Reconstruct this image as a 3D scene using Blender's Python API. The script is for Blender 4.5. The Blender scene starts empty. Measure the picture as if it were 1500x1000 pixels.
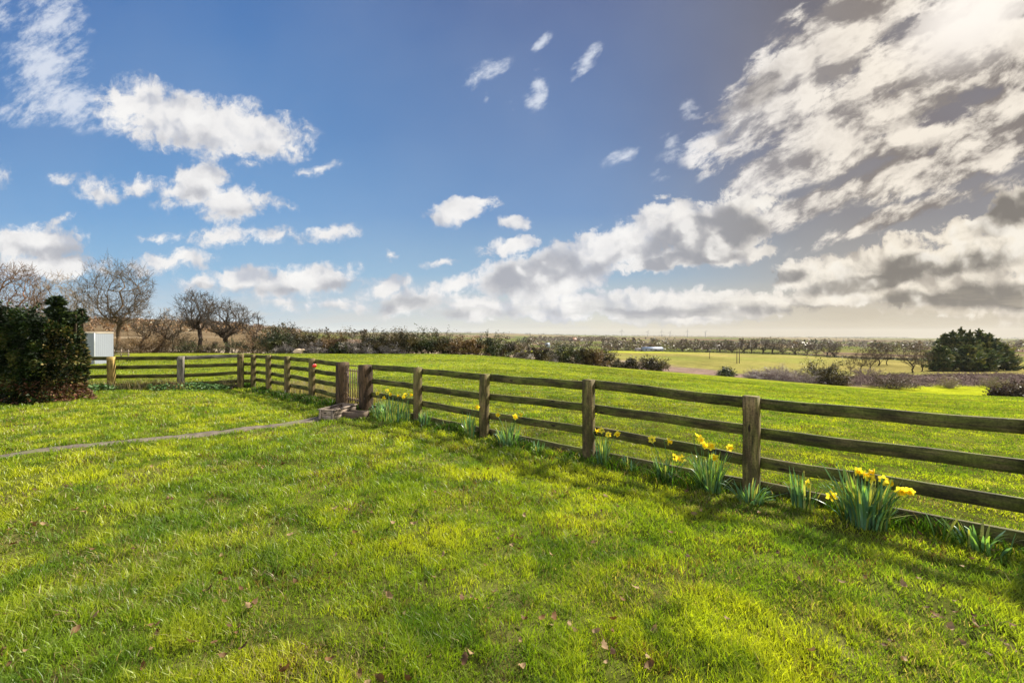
import bpy, math, random
import numpy as np
from math import radians, sin, cos, pi
from mathutils import Vector, Matrix, Quaternion

SC = bpy.context.scene
COL = SC.collection
F, CX, HY, HC = 640.0, 750.0, 492.0, 1.65      # lens in photo pixels, centre column, horizon row, eye height (m)

# ---------------------------------------------------------------- camera
cam = bpy.data.cameras.new('camera')
cam.sensor_width = 36.0
cam.lens = 36.0 * F / 1500.0
cam.shift_y = -8.0 / 1500.0
cam.clip_start = 0.05
cam.clip_end = 30000.0
cam_o = bpy.data.objects.new('camera', cam)
COL.objects.link(cam_o)
cam_o.location = (0, 0, HC)
cam_o.rotation_euler = (radians(90), 0, 0)
SC.camera = cam_o

SC.view_settings.view_transform = 'Standard'
SC.view_settings.look = 'None'
SC.view_settings.exposure = 1.5
SC.view_settings.gamma = 1.0

# ---------------------------------------------------------------- sun
SUN_AZ, SUN_EL = radians(55.0), radians(43.0)     # azimuth to the right of the view direction
sun = bpy.data.lights.new('sun', 'SUN')
sun.energy = 4.8
sun.angle = radians(4.0)
sun.color = (1.0, 0.93, 0.80)
sun_o = bpy.data.objects.new('sun', sun)
COL.objects.link(sun_o)
sd = Vector((sin(SUN_AZ) * cos(SUN_EL), cos(SUN_AZ) * cos(SUN_EL), sin(SUN_EL)))
sun_o.rotation_euler = sd.to_track_quat('Z', 'Y').to_euler()
sun_o.location = (60, 60, 60)

# cycles economy
try:
    SC.cycles.max_bounces = 6
    SC.cycles.diffuse_bounces = 3
    SC.cycles.glossy_bounces = 2
    SC.cycles.transmission_bounces = 3
    SC.cycles.volume_bounces = 0
    SC.cycles.use_denoising = True
    SC.cycles.caustics_reflective = False
    SC.cycles.caustics_refractive = False
except Exception:
    pass
# ---------------------------------------------------------------- sky (world): Nishita sky, blue grading and clouds by direction
def srgb(r, g, b):
    def c(x):
        x /= 255.0
        return x / 12.92 if x <= 0.04045 else ((x + 0.055) / 1.055) ** 2.4
    return (c(r), c(g), c(b), 1.0)

W = bpy.data.worlds.new('World')
SC.world = W
W.use_nodes = True
W.cycles.sampling_method = 'MANUAL'
W.cycles.sample_map_resolution = 512
NT = W.node_tree
NT.nodes.clear()

def wn(t, **kw):
    n = NT.nodes.new(t)
    for k, v in kw.items():
        setattr(n, k, v)
    return n

def wl(a, b):
    NT.links.new(a, b)

def wset(sock, v):
    if hasattr(v, 'is_linked') or hasattr(v, 'links'):
        wl(v, sock)
    else:
        sock.default_value = v

def wm(op, a, b=None, c=None, clamp=False):
    n = wn('ShaderNodeMath', operation=op, use_clamp=clamp)
    for i, v in enumerate((a, b, c)):
        if v is not None:
            wset(n.inputs[i], v)
    return n.outputs[0]

def wsmooth(x, lo, hi):
    n = wn('ShaderNodeMapRange', interpolation_type='SMOOTHSTEP')
    wset(n.inputs['Value'], x)
    n.inputs['From Min'].default_value = lo
    n.inputs['From Max'].default_value = hi
    return n.outputs['Result']

def wmix(fac, a, b, blend='MIX'):
    n = wn('ShaderNodeMix', data_type='RGBA', blend_type=blend)
    wset(n.inputs[0], fac)
    wset(n.inputs[6], a)
    wset(n.inputs[7], b)
    return n.outputs[2]

def wvec(op, a, b=None, scale=None):
    n = wn('ShaderNodeVectorMath', operation=op)
    wset(n.inputs[0], a)
    if b is not None:
        wset(n.inputs[1], b)
    if scale is not None:
        wset(n.inputs['Scale'], scale)
    return n.outputs[0]

def wramp(x, stops):
    n = wn('ShaderNodeValToRGB')
    e = n.color_ramp.elements
    while len(e) < len(stops):
        e.new(0.5)
    for el, (p, c) in zip(e, stops):
        el.position = p
        el.color = c
    wset(n.inputs[0], x)
    return n.outputs[0]

tc = wn('ShaderNodeTexCoord').outputs['Generated']
sp = wn('ShaderNodeSeparateXYZ')
wl(tc, sp.inputs[0])
yy = wm('MAXIMUM', wm('ABSOLUTE', sp.outputs[1]), 0.05)
uu = wm('DIVIDE', sp.outputs[0], yy)
vv = wm('DIVIDE', sp.outputs[2], yy)
cb = wn('ShaderNodeCombineXYZ')
wl(uu, cb.inputs[0]); wl(vv, cb.inputs[1])
P0 = cb.outputs[0]

def wnoise(vec, scale, detail, rough=0.55, color=False, lac=2.0):
    n = wn('ShaderNodeTexNoise', noise_dimensions='3D')
    wset(n.inputs['Vector'], vec)
    n.inputs['Scale'].default_value = scale
    n.inputs['Detail'].default_value = detail
    n.inputs['Roughness'].default_value = rough
    n.inputs['Lacunarity'].default_value = lac
    return n.outputs['Color' if color else 'Fac']

# domain warp
def warp(amp, scale, detail):
    c = wnoise(P0, scale, detail, 0.6, True)
    return wvec('ADD', P0, wvec('SCALE', wvec('SUBTRACT', c, (0.5, 0.5, 0.5)), scale=amp))
PW = warp(0.06, 9.0, 5.0)
PS = warp(0.05, 4.0, 3.0)

def blobs(lst, vec):
    out = None
    for px, py, rx, ry, rot, st in lst:
        m = wn('ShaderNodeMapping', vector_type='TEXTURE')
        wl(vec, m.inputs['Vector'])
        m.inputs['Location'].default_value = ((px - CX) / F, (HY - py) / F, 0)
        m.inputs['Rotation'].default_value = (0, 0, radians(rot))
        m.inputs['Scale'].default_value = (rx / F * 1.25, ry / F * 1.25, 1.0)
        g = wn('ShaderNodeTexGradient', gradient_type='SPHERICAL')
        wl(m.outputs[0], g.inputs[0])
        o = g.outputs['Fac']
        if st != 1.0:
            o = wm('MULTIPLY', o, st)
        out = o if out is None else wm('SMOOTH_MAX', out, o, 0.05)
    return out

CUM = [
 (200,150,62,42,0,1.0),(255,178,95,46,-10,1.1),(335,190,85,46,-5,1.1),(395,197,70,36,-8,1),(428,212,40,18,-20,.7),(360,236,26,12,0,.5),
 (282,272,62,34,20,1),(338,298,56,32,15,1.05),(210,270,42,20,10,.7),(142,279,36,26,0,.85),(420,300,32,14,-15,.5),
 (330,346,62,20,8,.8),(400,340,44,14,5,.7),(480,342,58,15,12,.75),(230,350,42,10,0,.6),(55,357,85,30,0,.95),(92,322,26,9,15,.5),
 (470,245,46,11,10,.5),(5,255,32,24,0,.5),(90,262,30,16,0,.35),
 (60,392,130,24,0,.95),(250,388,70,20,5,.85),(355,406,58,24,12,.95),(292,418,54,16,5,.75),(450,411,100,26,8,1),(560,421,46,18,10,.85),
 (490,446,80,14,0,.6),(410,442,60,13,0,.55),
 (608,441,70,24,8,1),(700,452,80,20,0,.9),(680,416,76,14,10,.85),(740,404,70,32,18,1),(800,402,80,46,20,1.1),(880,372,100,42,22,1.1),
 (965,338,75,40,28,1.1),(1052,332,100,48,18,1.15),(1000,376,100,22,10,1),(1085,374,60,16,10,.85),(800,428,80,22,10,1),(860,448,130,24,5,1),
 (960,446,110,24,5,1),(1050,452,140,26,3,1),(770,452,80,20,0,.85),(1110,300,50,22,15,.6),
 (675,307,58,20,14,1),(750,328,34,12,10,.85),(750,361,52,15,10,.9),(645,387,32,8,10,.6),(575,376,16,14,0,.55),
 (970,287,18,8,10,.55),
 (1170,402,52,26,20,1),(1240,396,70,30,15,1),(1310,378,80,36,15,1.05),(1390,380,110,40,10,1.1),(1460,372,80,42,10,1.05),(1400,430,160,32,2,1),
 (1500,438,120,42,0,1),(1260,424,120,26,8,1),(1490,312,70,42,28,1.05),(1405,342,80,26,20,.9),(1300,352,40,10,20,.5),(1120,445,90,20,5,.9),
]
WISP = [
 (72,30,58,80,-15,.8),(65,95,72,66,-20,.9),(100,150,95,44,-15,.9),(30,165,70,28,0,.6),(0,15,30,40,0,.55),(130,45,26,10,20,.3),(170,175,60,30,0,.6),
 (718,105,40,16,25,.75),(690,122,22,18,30,.5),(795,62,26,9,45,.75),(858,87,38,13,48,.9),(868,72,22,9,55,.6),(787,135,16,38,-6,.85),(776,150,14,18,20,.6),(745,155,14,20,0,.3),(712,150,10,16,0,.3),
 (1010,160,20,20,20,.6),(985,203,24,18,20,.65),(1032,205,80,20,25,.8),(960,250,22,9,30,.4),(1065,230,24,18,40,.45),(968,262,26,8,25,.35),(905,230,34,13,18,.8),
]
BANK = [
 (1090,150,80,36,40,.9),(1130,140,150,54,42,1.15),(1200,80,170,70,42,1.2),(1265,20,130,70,38,1.1),(1115,262,110,24,40,.9),(1190,225,150,36,25,1.1),
 (1330,150,190,46,25,1.0),(1400,55,190,62,28,1.4),(1480,70,110,60,28,1.1),(1420,190,180,30,17,1.0),(1300,262,190,28,22,1.0),(1430,230,170,32,22,1.05),
 (1235,290,150,24,20,.95),(1180,308,110,16,15,.75),(1480,140,110,36,30,.9),(1330,312,170,16,18,.75),(1480,190,100,26,20,.9),(1350,100,130,34,30,1.05),(1230,165,130,40,32,1.0),(1290,215,120,22,25,.7),
]
DARK = [
 (1015,338,95,20,24,1),(1050,348,90,24,20,.9),(995,382,90,13,8,1),(765,402,66,26,20,.9),(805,400,52,26,20,.8),(600,444,60,13,5,.7),(890,385,60,14,20,.5),
 (1335,388,60,20,10,.8),(1140,408,44,12,15,.8),(1270,412,100,13,8,.8),(1400,438,150,16,2,.8),(1475,312,60,26,28,.9),(1490,436,110,22,0,.8),
 (1430,385,90,16,8,.7),(1180,455,120,10,0,.6),(950,456,140,8,0,.6),(700,458,80,10,0,.5),(330,425,60,9,0,.5),(460,420,100,12,5,.5),(55,372,90,14,0,.5),
 (340,310,50,14,10,.3),(280,285,50,12,15,.3),(260,205,90,16,-5,.25),(390,215,60,12,-5,.2),
 (1115,128,60,22,42,.6),(1370,155,110,14,25,.5),(1300,238,110,12,20,.5),(1440,278,110,12,20,.5),
]
GLOW = [(1425,20,160,80,25,1.0),(1300,100,200,110,30,.2)]

cum = blobs(CUM, PW)
wis = blobs(WISP, PS)
bank = blobs(BANK, PS)
nA = wnoise(PW, 12.0, 10.0, 0.58)
nR = wnoise(PW, 9.0, 3.5, 0.5)
relief = wm('SUBTRACT', nR, wnoise(wvec('ADD', PW, (0.016, 0.024, 0.0)), 9.0, 3.5, 0.5))
ms = wn('ShaderNodeMapping', vector_type='TEXTURE')
wl(PS, ms.inputs['Vector'])
ms.inputs['Rotation'].default_value = (0, 0, radians(30))
ms.inputs['Scale'].default_value = (1.0, 0.45, 1.0)
nS = wnoise(ms.outputs[0], 4.2, 11.0, 0.60)
nS2 = wnoise(wvec('ADD', ms.outputs[0], (0.05, 0.05, 0.0)), 4.2, 6.0, 0.58)
nW = wnoise(ms.outputs[0], 15.0, 9.0, 0.68)
nF = wnoise(PW, 36.0, 8.0, 0.66)
nB = wnoise(P0, 3.0, 3.0, 0.5)
cumd = wm('ADD', wm('ADD', cum, wm('MULTIPLY', wm('SUBTRACT', nA, 0.50), 1.15)), wm('MULTIPLY', wm('SUBTRACT', nF, 0.50), 1.15))
aC = wmix(wsmooth(uu, -0.3, 0.15), wsmooth(cumd, 0.12, 0.60), wsmooth(cumd, 0.16, 0.42))
aC = wm('MULTIPLY', aC, wsmooth(cum, 0.04, 0.20))
aV = wm('MULTIPLY', wsmooth(wm('ADD', wis, wm('ADD', wm('MULTIPLY', wm('SUBTRACT', nW, 0.50), 2.0), wm('MULTIPLY', wm('SUBTRACT', nF, 0.50), 0.8))), 0.14, 0.95), wsmooth(wis, 0.06, 0.34))
bnkd = wm('ADD', wm('ADD', bank, wm('MULTIPLY', wm('SUBTRACT', nS, 0.50), 2.0)), wm('MULTIPLY', wm('SUBTRACT', nW, 0.50), 1.35))
aB = wm('MULTIPLY', wsmooth(bnkd, 0.15, 0.52), wsmooth(bank, 0.03, 0.25))
# thin high veil in the right-hand sky
rightf = wsmooth(uu, 0.15, 0.9)

skyL = wramp(wm('MULTIPLY', vv, 1.0), [(0.0, srgb(196,207,212)), (0.06, srgb(182,203,218)), (0.14, srgb(146,188,220)), (0.28, srgb(116,164,212)), (0.46, srgb(98,144,198)), (0.78, srgb(78,122,182))])
skyM = wramp(vv, [(0.0, srgb(226,220,200)), (0.06, srgb(206,210,205)), (0.14, srgb(150,182,208)), (0.28, srgb(114,150,196)), (0.46, srgb(104,134,181)), (0.78, srgb(96,114,158))])
skyR = wramp(vv, [(0.0, srgb(208,195,168)), (0.06, srgb(200,190,170)), (0.13, srgb(172,170,166)), (0.28, srgb(140,137,139)), (0.46, srgb(127,121,124)), (0.78, srgb(112,108,113))])
sky = wmix(wsmooth(uu, -0.75, 0.22), skyL, skyM)
sky = wmix(wsmooth(uu, 0.1, 0.8), sky, skyR)
sky = wmix(wm('MULTIPLY', wm('SUBTRACT', nB, 0.35), 0.25, clamp=True), sky, srgb(190,200,215))

dk = blobs(DARK, PW)
dkf = wsmooth(wm('ADD', dk, wm('ADD', wm('MULTIPLY', wm('SUBTRACT', nA, 0.5), 0.7), wm('MULTIPLY', wm('SUBTRACT', nF, 0.5), 0.35))), 0.0, 0.44)
lit = wmix(rightf, srgb(244,242,240), srgb(248,238,220))
gry = wmix(rightf, srgb(172,174,182), srgb(124,117,109))
# thin parts and sides turned from the sun are greyer
ccol = wmix(wsmooth(cumd, 0.15, 0.62), wmix(rightf, srgb(205,212,224), srgb(226,214,196)), lit)
ccol = wmix(wm('MULTIPLY', wsmooth(relief, 0.03, -0.16), 0.8), ccol, wmix(rightf, srgb(178,184,198), srgb(160,150,138)))
ccol = wmix(wm('MULTIPLY', wsmooth(cumd, 0.60, 1.25), wm('MULTIPLY', wsmooth(uu, -0.1, 0.4), 0.6)), ccol, wmix(0.35, gry, lit))
ccol = wmix(dkf, ccol, wmix(wsmooth(relief, -0.06, 0.12), gry, wmix(0.35, gry, lit)))
ccol = wmix(wm('MULTIPLY', wsmooth(relief, 0.04, 0.16), 0.7), ccol, wmix(rightf, srgb(253,251,248), srgb(253,246,233)))
bcol = wmix(wsmooth(wm('ADD', wm('SUBTRACT', nS, nS2), wm('ADD', wm('MULTIPLY', bnkd, 0.10), wm('MULTIPLY', wm('SUBTRACT', nW, 0.5), 0.28))), -0.06, 0.17), wmix(rightf, srgb(178,180,190), srgb(134,125,119)), wmix(rightf, srgb(240,240,243), srgb(248,238,222)))
bcol = wmix(wm('MULTIPLY', wsmooth(bnkd, 0.75, 1.5), wm('MULTIPLY', rightf, 0.45)), bcol, srgb(166,156,146))
bcol = wmix(wm('MULTIPLY', dkf, 0.5), bcol, srgb(134,126,120))
vcol = wmix(rightf, srgb(226,232,242), srgb(236,230,224))
low = wsmooth(vv, 0.10, 0.015)
sky = wmix(wm('MULTIPLY', aV, 0.85), sky, vcol)
sky = wmix(wm('MULTIPLY', aB, 0.97), sky, bcol)
sky = wmix(wm('MULTIPLY', aC, 0.97), sky, ccol)
# streaky low cloud and horizon brightness
mh = wn('ShaderNodeMapping', vector_type='TEXTURE')
wl(P0, mh.inputs['Vector'])
mh.inputs['Scale'].default_value = (1.0, 0.16, 1.0)
nH = wnoise(mh.outputs[0], 7.0, 6.0, 0.55)
sky = wmix(wm('MULTIPLY', wsmooth(nH, 0.44, 0.60), wm('MULTIPLY', wsmooth(vv, 0.13, 0.03), 0.6)), sky, wmix(rightf, srgb(205,207,206), srgb(196,184,162)))
hz = wmix(wsmooth(uu, -0.5, 0.6), srgb(204,213,216), srgb(205,192,166))
sky = wmix(wm('MULTIPLY', wsmooth(vv, 0.042, 0.0), 0.7), sky, hz)
gl = blobs(GLOW, P0)
sky = wmix(wm('MULTIPLY', wsmooth(gl, 0.0, 0.9), wmix(aB, (0.14,)*3+(1,), (0.88,)*3+(1,))), sky, (1.05, 0.98, 0.90, 1))
# behind the viewer: unseen sky brightened as added fill light, strongest in cloud
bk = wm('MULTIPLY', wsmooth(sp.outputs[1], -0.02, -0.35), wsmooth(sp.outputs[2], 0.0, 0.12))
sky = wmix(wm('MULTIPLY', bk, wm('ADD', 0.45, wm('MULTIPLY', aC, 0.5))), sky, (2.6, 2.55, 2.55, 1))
# below the horizon: dull ground light
sky = wmix(wsmooth(vv, -0.01, -0.08), sky, srgb(120,122,96))

nish = wn('ShaderNodeTexSky', sky_type='NISHITA')
nish.sun_disc = False
nish.sun_elevation = SUN_EL
nish.sun_rotation = SUN_AZ
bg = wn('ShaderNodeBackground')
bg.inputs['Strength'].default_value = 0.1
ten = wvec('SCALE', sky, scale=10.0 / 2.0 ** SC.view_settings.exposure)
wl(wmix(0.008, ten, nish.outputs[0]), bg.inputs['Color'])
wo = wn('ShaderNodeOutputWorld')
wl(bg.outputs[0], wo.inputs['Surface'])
# ---------------------------------------------------------------- helpers
RNG = np.random.default_rng(7)

def tag(o, label=None, cat=None, group=None, kind=None):
    if label: o['label'] = label
    if cat: o['category'] = cat
    if group: o['group'] = group
    if kind: o['kind'] = kind
    return o

def empty(name, loc=(0, 0, 0), rz=0.0, label=None, cat=None, group=None):
    o = bpy.data.objects.new(name, None)
    o.empty_display_size = 0.2
    COL.objects.link(o)
    o.location = loc
    o.rotation_euler = (0, 0, rz)
    return tag(o, label, cat, group)

def make_mesh(name, V, quads=None, tris=None, mat=None, col=None, uvw=None, smooth=False):
    V = np.asarray(V, np.float32).reshape(-1, 3)
    me = bpy.data.meshes.new(name)
    me.vertices.add(len(V))
    me.vertices.foreach_set('co', V.ravel())
    loops, starts, n = [], [], 0
    if quads is not None and len(quads):
        q = np.asarray(quads, np.int32).reshape(-1, 4)
        loops.append(q.ravel()); starts.append(np.arange(len(q), dtype=np.int32) * 4); n = q.size
    if tris is not None and len(tris):
        t = np.asarray(tris, np.int32).reshape(-1, 3)
        loops.append(t.ravel()); starts.append(n + np.arange(len(t), dtype=np.int32) * 3)
    L = np.concatenate(loops); S = np.concatenate(starts)
    me.loops.add(len(L)); me.loops.foreach_set('vertex_index', L)
    me.polygons.add(len(S)); me.polygons.foreach_set('loop_start', S)
    if smooth:
        me.polygons.foreach_set('use_smooth', np.ones(len(S), bool))
    me.update(calc_edges=True)
    if col is not None:
        c = np.ones((len(V), 4), np.float32)
        col = np.asarray(col, np.float32)
        c[:, :3] = col if col.ndim == 2 else col[None, :]
        a = me.attributes.new('Col', 'FLOAT_COLOR', 'POINT')
        a.data.foreach_set('color', c.ravel())
    if uvw is not None:
        a = me.attributes.new('uvw', 'FLOAT_VECTOR', 'POINT')
        a.data.foreach_set('vector', np.asarray(uvw, np.float32).ravel())
    if mat is not None:
        me.materials.append(mat)
    return me

def obj(name, me, parent=None, loc=(0, 0, 0)):
    o = bpy.data.objects.new(name, me)
    COL.objects.link(o)
    o.location = loc
    if parent is not None:
        o.parent = parent
    return o

class MB:
    """collects pieces and becomes one mesh"""
    def __init__(self):
        self.V, self.Q, self.T, self.C, self.U, self.n = [], [], [], [], [], 0
    def add(self, V, quads=None, tris=None, col=(1, 1, 1), uvw=None):
        V = np.asarray(V, float).reshape(-1, 3)
        self.V.append(V)
        c = np.asarray(col, float)
        self.C.append(c if c.ndim == 2 else np.tile(c, (len(V), 1)))
        self.U.append(V.copy() if uvw is None else np.asarray(uvw, float))
        if quads is not None and len(quads): self.Q.append(np.asarray(quads, int).reshape(-1, 4) + self.n)
        if tris is not None and len(tris): self.T.append(np.asarray(tris, int).reshape(-1, 3) + self.n)
        self.n += len(V)
        return self
    def mesh(self, name, mat=None, smooth=False):
        return make_mesh(name, np.concatenate(self.V), np.concatenate(self.Q) if self.Q else None,
                         np.concatenate(self.T) if self.T else None, mat, np.concatenate(self.C), np.concatenate(self.U), smooth)
    def build(self, name, mat=None, parent=None, smooth=False, loc=(0, 0, 0)):
        return obj(name, self.mesh(name, mat, smooth), parent, loc)
    def xform(self, R, t):
        for i, v in enumerate(self.V):
            self.V[i] = v @ np.asarray(R).T + np.asarray(t)
        return self

# ---- value noise on arrays
_perm = RNG.permutation(4096)
_rnd = RNG.random(4096)
def vnoise(x, y, seed=0):
    xi = np.floor(x).astype(np.int64); yi = np.floor(y).astype(np.int64)
    fx = x - xi; fy = y - yi
    fx = fx * fx * (3 - 2 * fx); fy = fy * fy * (3 - 2 * fy)
    def h(a, b):
        return _rnd[_perm[(_perm[(a + seed * 131) & 4095] + b) & 4095]]
    return (h(xi, yi) * (1 - fx) + h(xi + 1, yi) * fx) * (1 - fy) + (h(xi, yi + 1) * (1 - fx) + h(xi + 1, yi + 1) * fx) * fy
def fbm(x, y, seed=0, octv=4, gain=0.5):
    s, a, tot = 0.0, 1.0, 0.0
    for i in range(octv):
        s = s + a * vnoise(x * 2 ** i + 17.3 * i, y * 2 ** i - 9.1 * i, seed + i); tot += a; a *= gain
    return s / tot

# ---- tubes: one tapered prism per segment
def tubes(P0, P1, R0, R1, k=5):
    P0 = np.asarray(P0, float); P1 = np.asarray(P1, float)
    R0 = np.asarray(R0, float); R1 = np.asarray(R1, float)
    d = P1 - P0
    L = np.linalg.norm(d, axis=1, keepdims=True) + 1e-9
    d = d / L
    ref = np.where(np.abs(d[:, 2:3]) < 0.9, np.array([[0, 0, 1.0]]), np.array([[1.0, 0, 0]]))
    a = np.cross(d, ref); a /= np.linalg.norm(a, axis=1, keepdims=True) + 1e-9
    b = np.cross(d, a)
    t = np.arange(k) * 2 * pi / k
    ring = a[:, None, :] * np.cos(t)[None, :, None] + b[:, None, :] * np.sin(t)[None, :, None]
    V = np.stack([P0[:, None, :] + ring * R0[:, None, None], P1[:, None, :] + ring * R1[:, None, None]], 1)
    n = len(P0)
    base = (np.arange(n) * 2 * k)[:, None]
    i = np.arange(k)[None, :]
    j = (np.arange(k) + 1) % k
    Q = np.stack([base + i, base + j[None, :], base + k + j[None, :], base + k + i], -1).reshape(-1, 4)
    return V.reshape(-1, 3), Q

def chain_tube(pts, radii, k=6, cap=True):
    """continuous tube along a polyline"""
    pts = np.asarray(pts, float); n = len(pts)
    radii = np.broadcast_to(np.asarray(radii, float), (n,))
    tng = np.gradient(pts, axis=0); tng /= np.linalg.norm(tng, axis=1, keepdims=True) + 1e-9
    ref = np.array([0, 0, 1.0]) if abs(tng[0, 2]) < 0.9 else np.array([1.0, 0, 0])
    V = []
    a = np.cross(tng[0], ref); a /= np.linalg.norm(a)
    for i in range(n):
        a = a - tng[i] * a.dot(tng[i]); a /= np.linalg.norm(a) + 1e-9
        b = np.cross(tng[i], a)
        for q in range(k):
            t = 2 * pi * q / k
            V.append(pts[i] + (a * cos(t) + b * sin(t)) * radii[i])
    Q = [[i * k + q, i * k + (q + 1) % k, (i + 1) * k + (q + 1) % k, (i + 1) * k + q] for i in range(n - 1) for q in range(k)]
    T = []
    if cap:
        V.append(pts[0]); V.append(pts[-1]); c0, c1 = len(V) - 2, len(V) - 1
        T = [[c0, (q + 1) % k, q] for q in range(k)] + [[c1, (n - 1) * k + q, (n - 1) * k + (q + 1) % k] for q in range(k)]
    return np.array(V), Q, T

def beam(mb, p0, p1, w, h, up=(0, 0, 1), ch=0.006, segs=10, wob=0.0, col=(1, 1, 1), rnd=None):
    """chamfered timber from p0 to p1: w across, h along 'up'"""
    rnd = rnd or random
    p0 = np.array(p0, float); p1 = np.array(p1, float)
    d = p1 - p0; L = np.linalg.norm(d); d /= L
    up = np.array(up, float); up -= d * up.dot(d); up /= np.linalg.norm(up)
    sd_ = np.cross(d, up)
    a, b, c = w / 2, h / 2, ch
    prof = [(-a + c, -b), (a - c, -b), (a, -b + c), (a, b - c), (a - c, b), (-a + c, b), (-a, b - c), (-a, -b + c)]
    off = [rnd.uniform(0, 40) for _ in range(3)]
    ph = [rnd.uniform(0, 6.3) for _ in range(4)]
    V, U = [], []
    ts = np.linspace(0, 1, segs + 1)
    for i, t in enumerate(ts):
        sh = 1.0
        wx = wob * (sin(ph[0] + t * 5) + .5 * sin(ph[1] + t * 13)); wz = wob * (sin(ph[2] + t * 4) + .6 * sin(ph[3] + t * 11))
        if i in (0, segs): sh = 1.0
        for x, z in prof:
            jx = rnd.uniform(-1, 1) * wob * 0.25; jz = rnd.uniform(-1, 1) * wob * 0.25
            V.append(p0 + d * (L * t) + sd_ * (x * sh + wx + jx) + up * (z * sh + wz + jz))
            U.append((off[0] + L * t, off[1] + x, off[2] + z))
    k = 8
    Q = [[i * k + q, i * k + (q + 1) % k, (i + 1) * k + (q + 1) % k, (i + 1) * k + q] for i in range(segs) for q in range(k)]
    n = len(V)
    V.append(p0 - d * 0.004); V.append(p1 + d * 0.004)
    U.append(off); U.append((off[0] + L, off[1], off[2]))
    T = [[n, (q + 1) % k, q] for q in range(k)] + [[n + 1, segs * k + q, segs * k + (q + 1) % k] for q in range(k)]
    mb.add(V, Q, T, col, U)

def pt(px, py, Y):
    return np.array([(px - CX) * Y / F, Y, HC - (py - HY) * Y / F])

# ---------------------------------------------------------------- materials
def mat_new(name):
    m = bpy.data.materials.new(name)
    m.use_nodes = True
    t = m.node_tree
    t.nodes.clear()
    return m, t

def nd(t, typ, **kw):
    n = t.nodes.new(typ)
    for k, v in kw.items():
        setattr(n, k, v)
    return n

def nin(t, s, v):
    if hasattr(v, 'links'): t.links.new(v, s)
    else: s.default_value = v

def nmix(t, f, a, b, bt='MIX'):
    n = nd(t, 'ShaderNodeMix', data_type='RGBA', blend_type=bt)
    nin(t, n.inputs[0], f); nin(t, n.inputs[6], a); nin(t, n.inputs[7], b)
    return n.outputs[2]

def nnoise(t, vec, scale, detail=4, rough=.55, out='Fac'):
    n = nd(t, 'ShaderNodeTexNoise')
    if vec is not None: t.links.new(vec, n.inputs['Vector'])
    n.inputs['Scale'].default_value = scale
    n.inputs['Detail'].default_value = detail
    n.inputs['Roughness'].default_value = rough
    return n.outputs[out]

def nstep(t, x, lo, hi):
    n = nd(t, 'ShaderNodeMapRange', interpolation_type='SMOOTHSTEP')
    nin(t, n.inputs['Value'], x)
    n.inputs['From Min'].default_value = lo; n.inputs['From Max'].default_value = hi
    return n.outputs['Result']

def nattr(t, name):
    return nd(t, 'ShaderNodeAttribute', attribute_name=name)

def rgb(c):
    return (c[0], c[1], c[2], 1.0)

def m_principled(t, color, rough=.7, spec=.3, bump=None, bstr=.3, bdist=.01, metal=0.0):
    p = nd(t, 'ShaderNodeBsdfPrincipled')
    nin(t, p.inputs['Base Color'], color)
    nin(t, p.inputs['Roughness'], rough)
    p.inputs['Specular IOR Level'].default_value = spec
    p.inputs['Metallic'].default_value = metal
    if bump is not None:
        b = nd(t, 'ShaderNodeBump')
        b.inputs['Strength'].default_value = bstr
        b.inputs['Distance'].default_value = bdist
        t.links.new(bump, b.inputs['Height'])
        t.links.new(b.outputs[0], p.inputs['Normal'])
    return p

def finish(t, sh):
    o = nd(t, 'ShaderNodeOutputMaterial')
    t.links.new(sh, o.inputs['Surface'])

def mat_leafy(name, trans=0.45, var=0.35, scale=1.5, rough=.5, spec=.25, tint=(1.15, 1.1, .55)):
    """thin leaves: vertex colour with a little noise, light passing through"""
    m, t = mat_new(name)
    c = nattr(t, 'Col').outputs['Color']
    g = nd(t, 'ShaderNodeNewGeometry').outputs['Position']
    n = nnoise(t, g, scale, 3)
    c = nmix(t, var, c, nmix(t, n, (0.55, .55, .55, 1), (1.45, 1.45, 1.45, 1)), 'MULTIPLY')
    p = m_principled(t, c, rough, spec)
    tr = nd(t, 'ShaderNodeBsdfTranslucent')
    t.links.new(nmix(t, 1.0, c, rgb(tint), 'MULTIPLY'), tr.inputs['Color'])
    mx = nd(t, 'ShaderNodeMixShader')
    mx.inputs[0].default_value = trans
    t.links.new(p.outputs[0], mx.inputs[1]); t.links.new(tr.outputs[0], mx.inputs[2])
    finish(t, mx.outputs[0])
    return m

def mat_vcol(name, rough=.85, spec=.2, scale=3.0, var=.5, bump=0.0, bscale=20.0, bdist=.02):
    m, t = mat_new(name)
    c = nattr(t, 'Col').outputs['Color']
    g = nd(t, 'ShaderNodeNewGeometry').outputs['Position']
    n = nnoise(t, g, scale, 5, .6)
    c = nmix(t, var, c, nmix(t, n, (0.5, .5, .5, 1), (1.5, 1.5, 1.5, 1)), 'MULTIPLY')
    p = m_principled(t, c, rough, spec, nnoise(t, g, bscale, 5) if bump else None, bump, bdist)
    finish(t, p.outputs[0])
    return m

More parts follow.
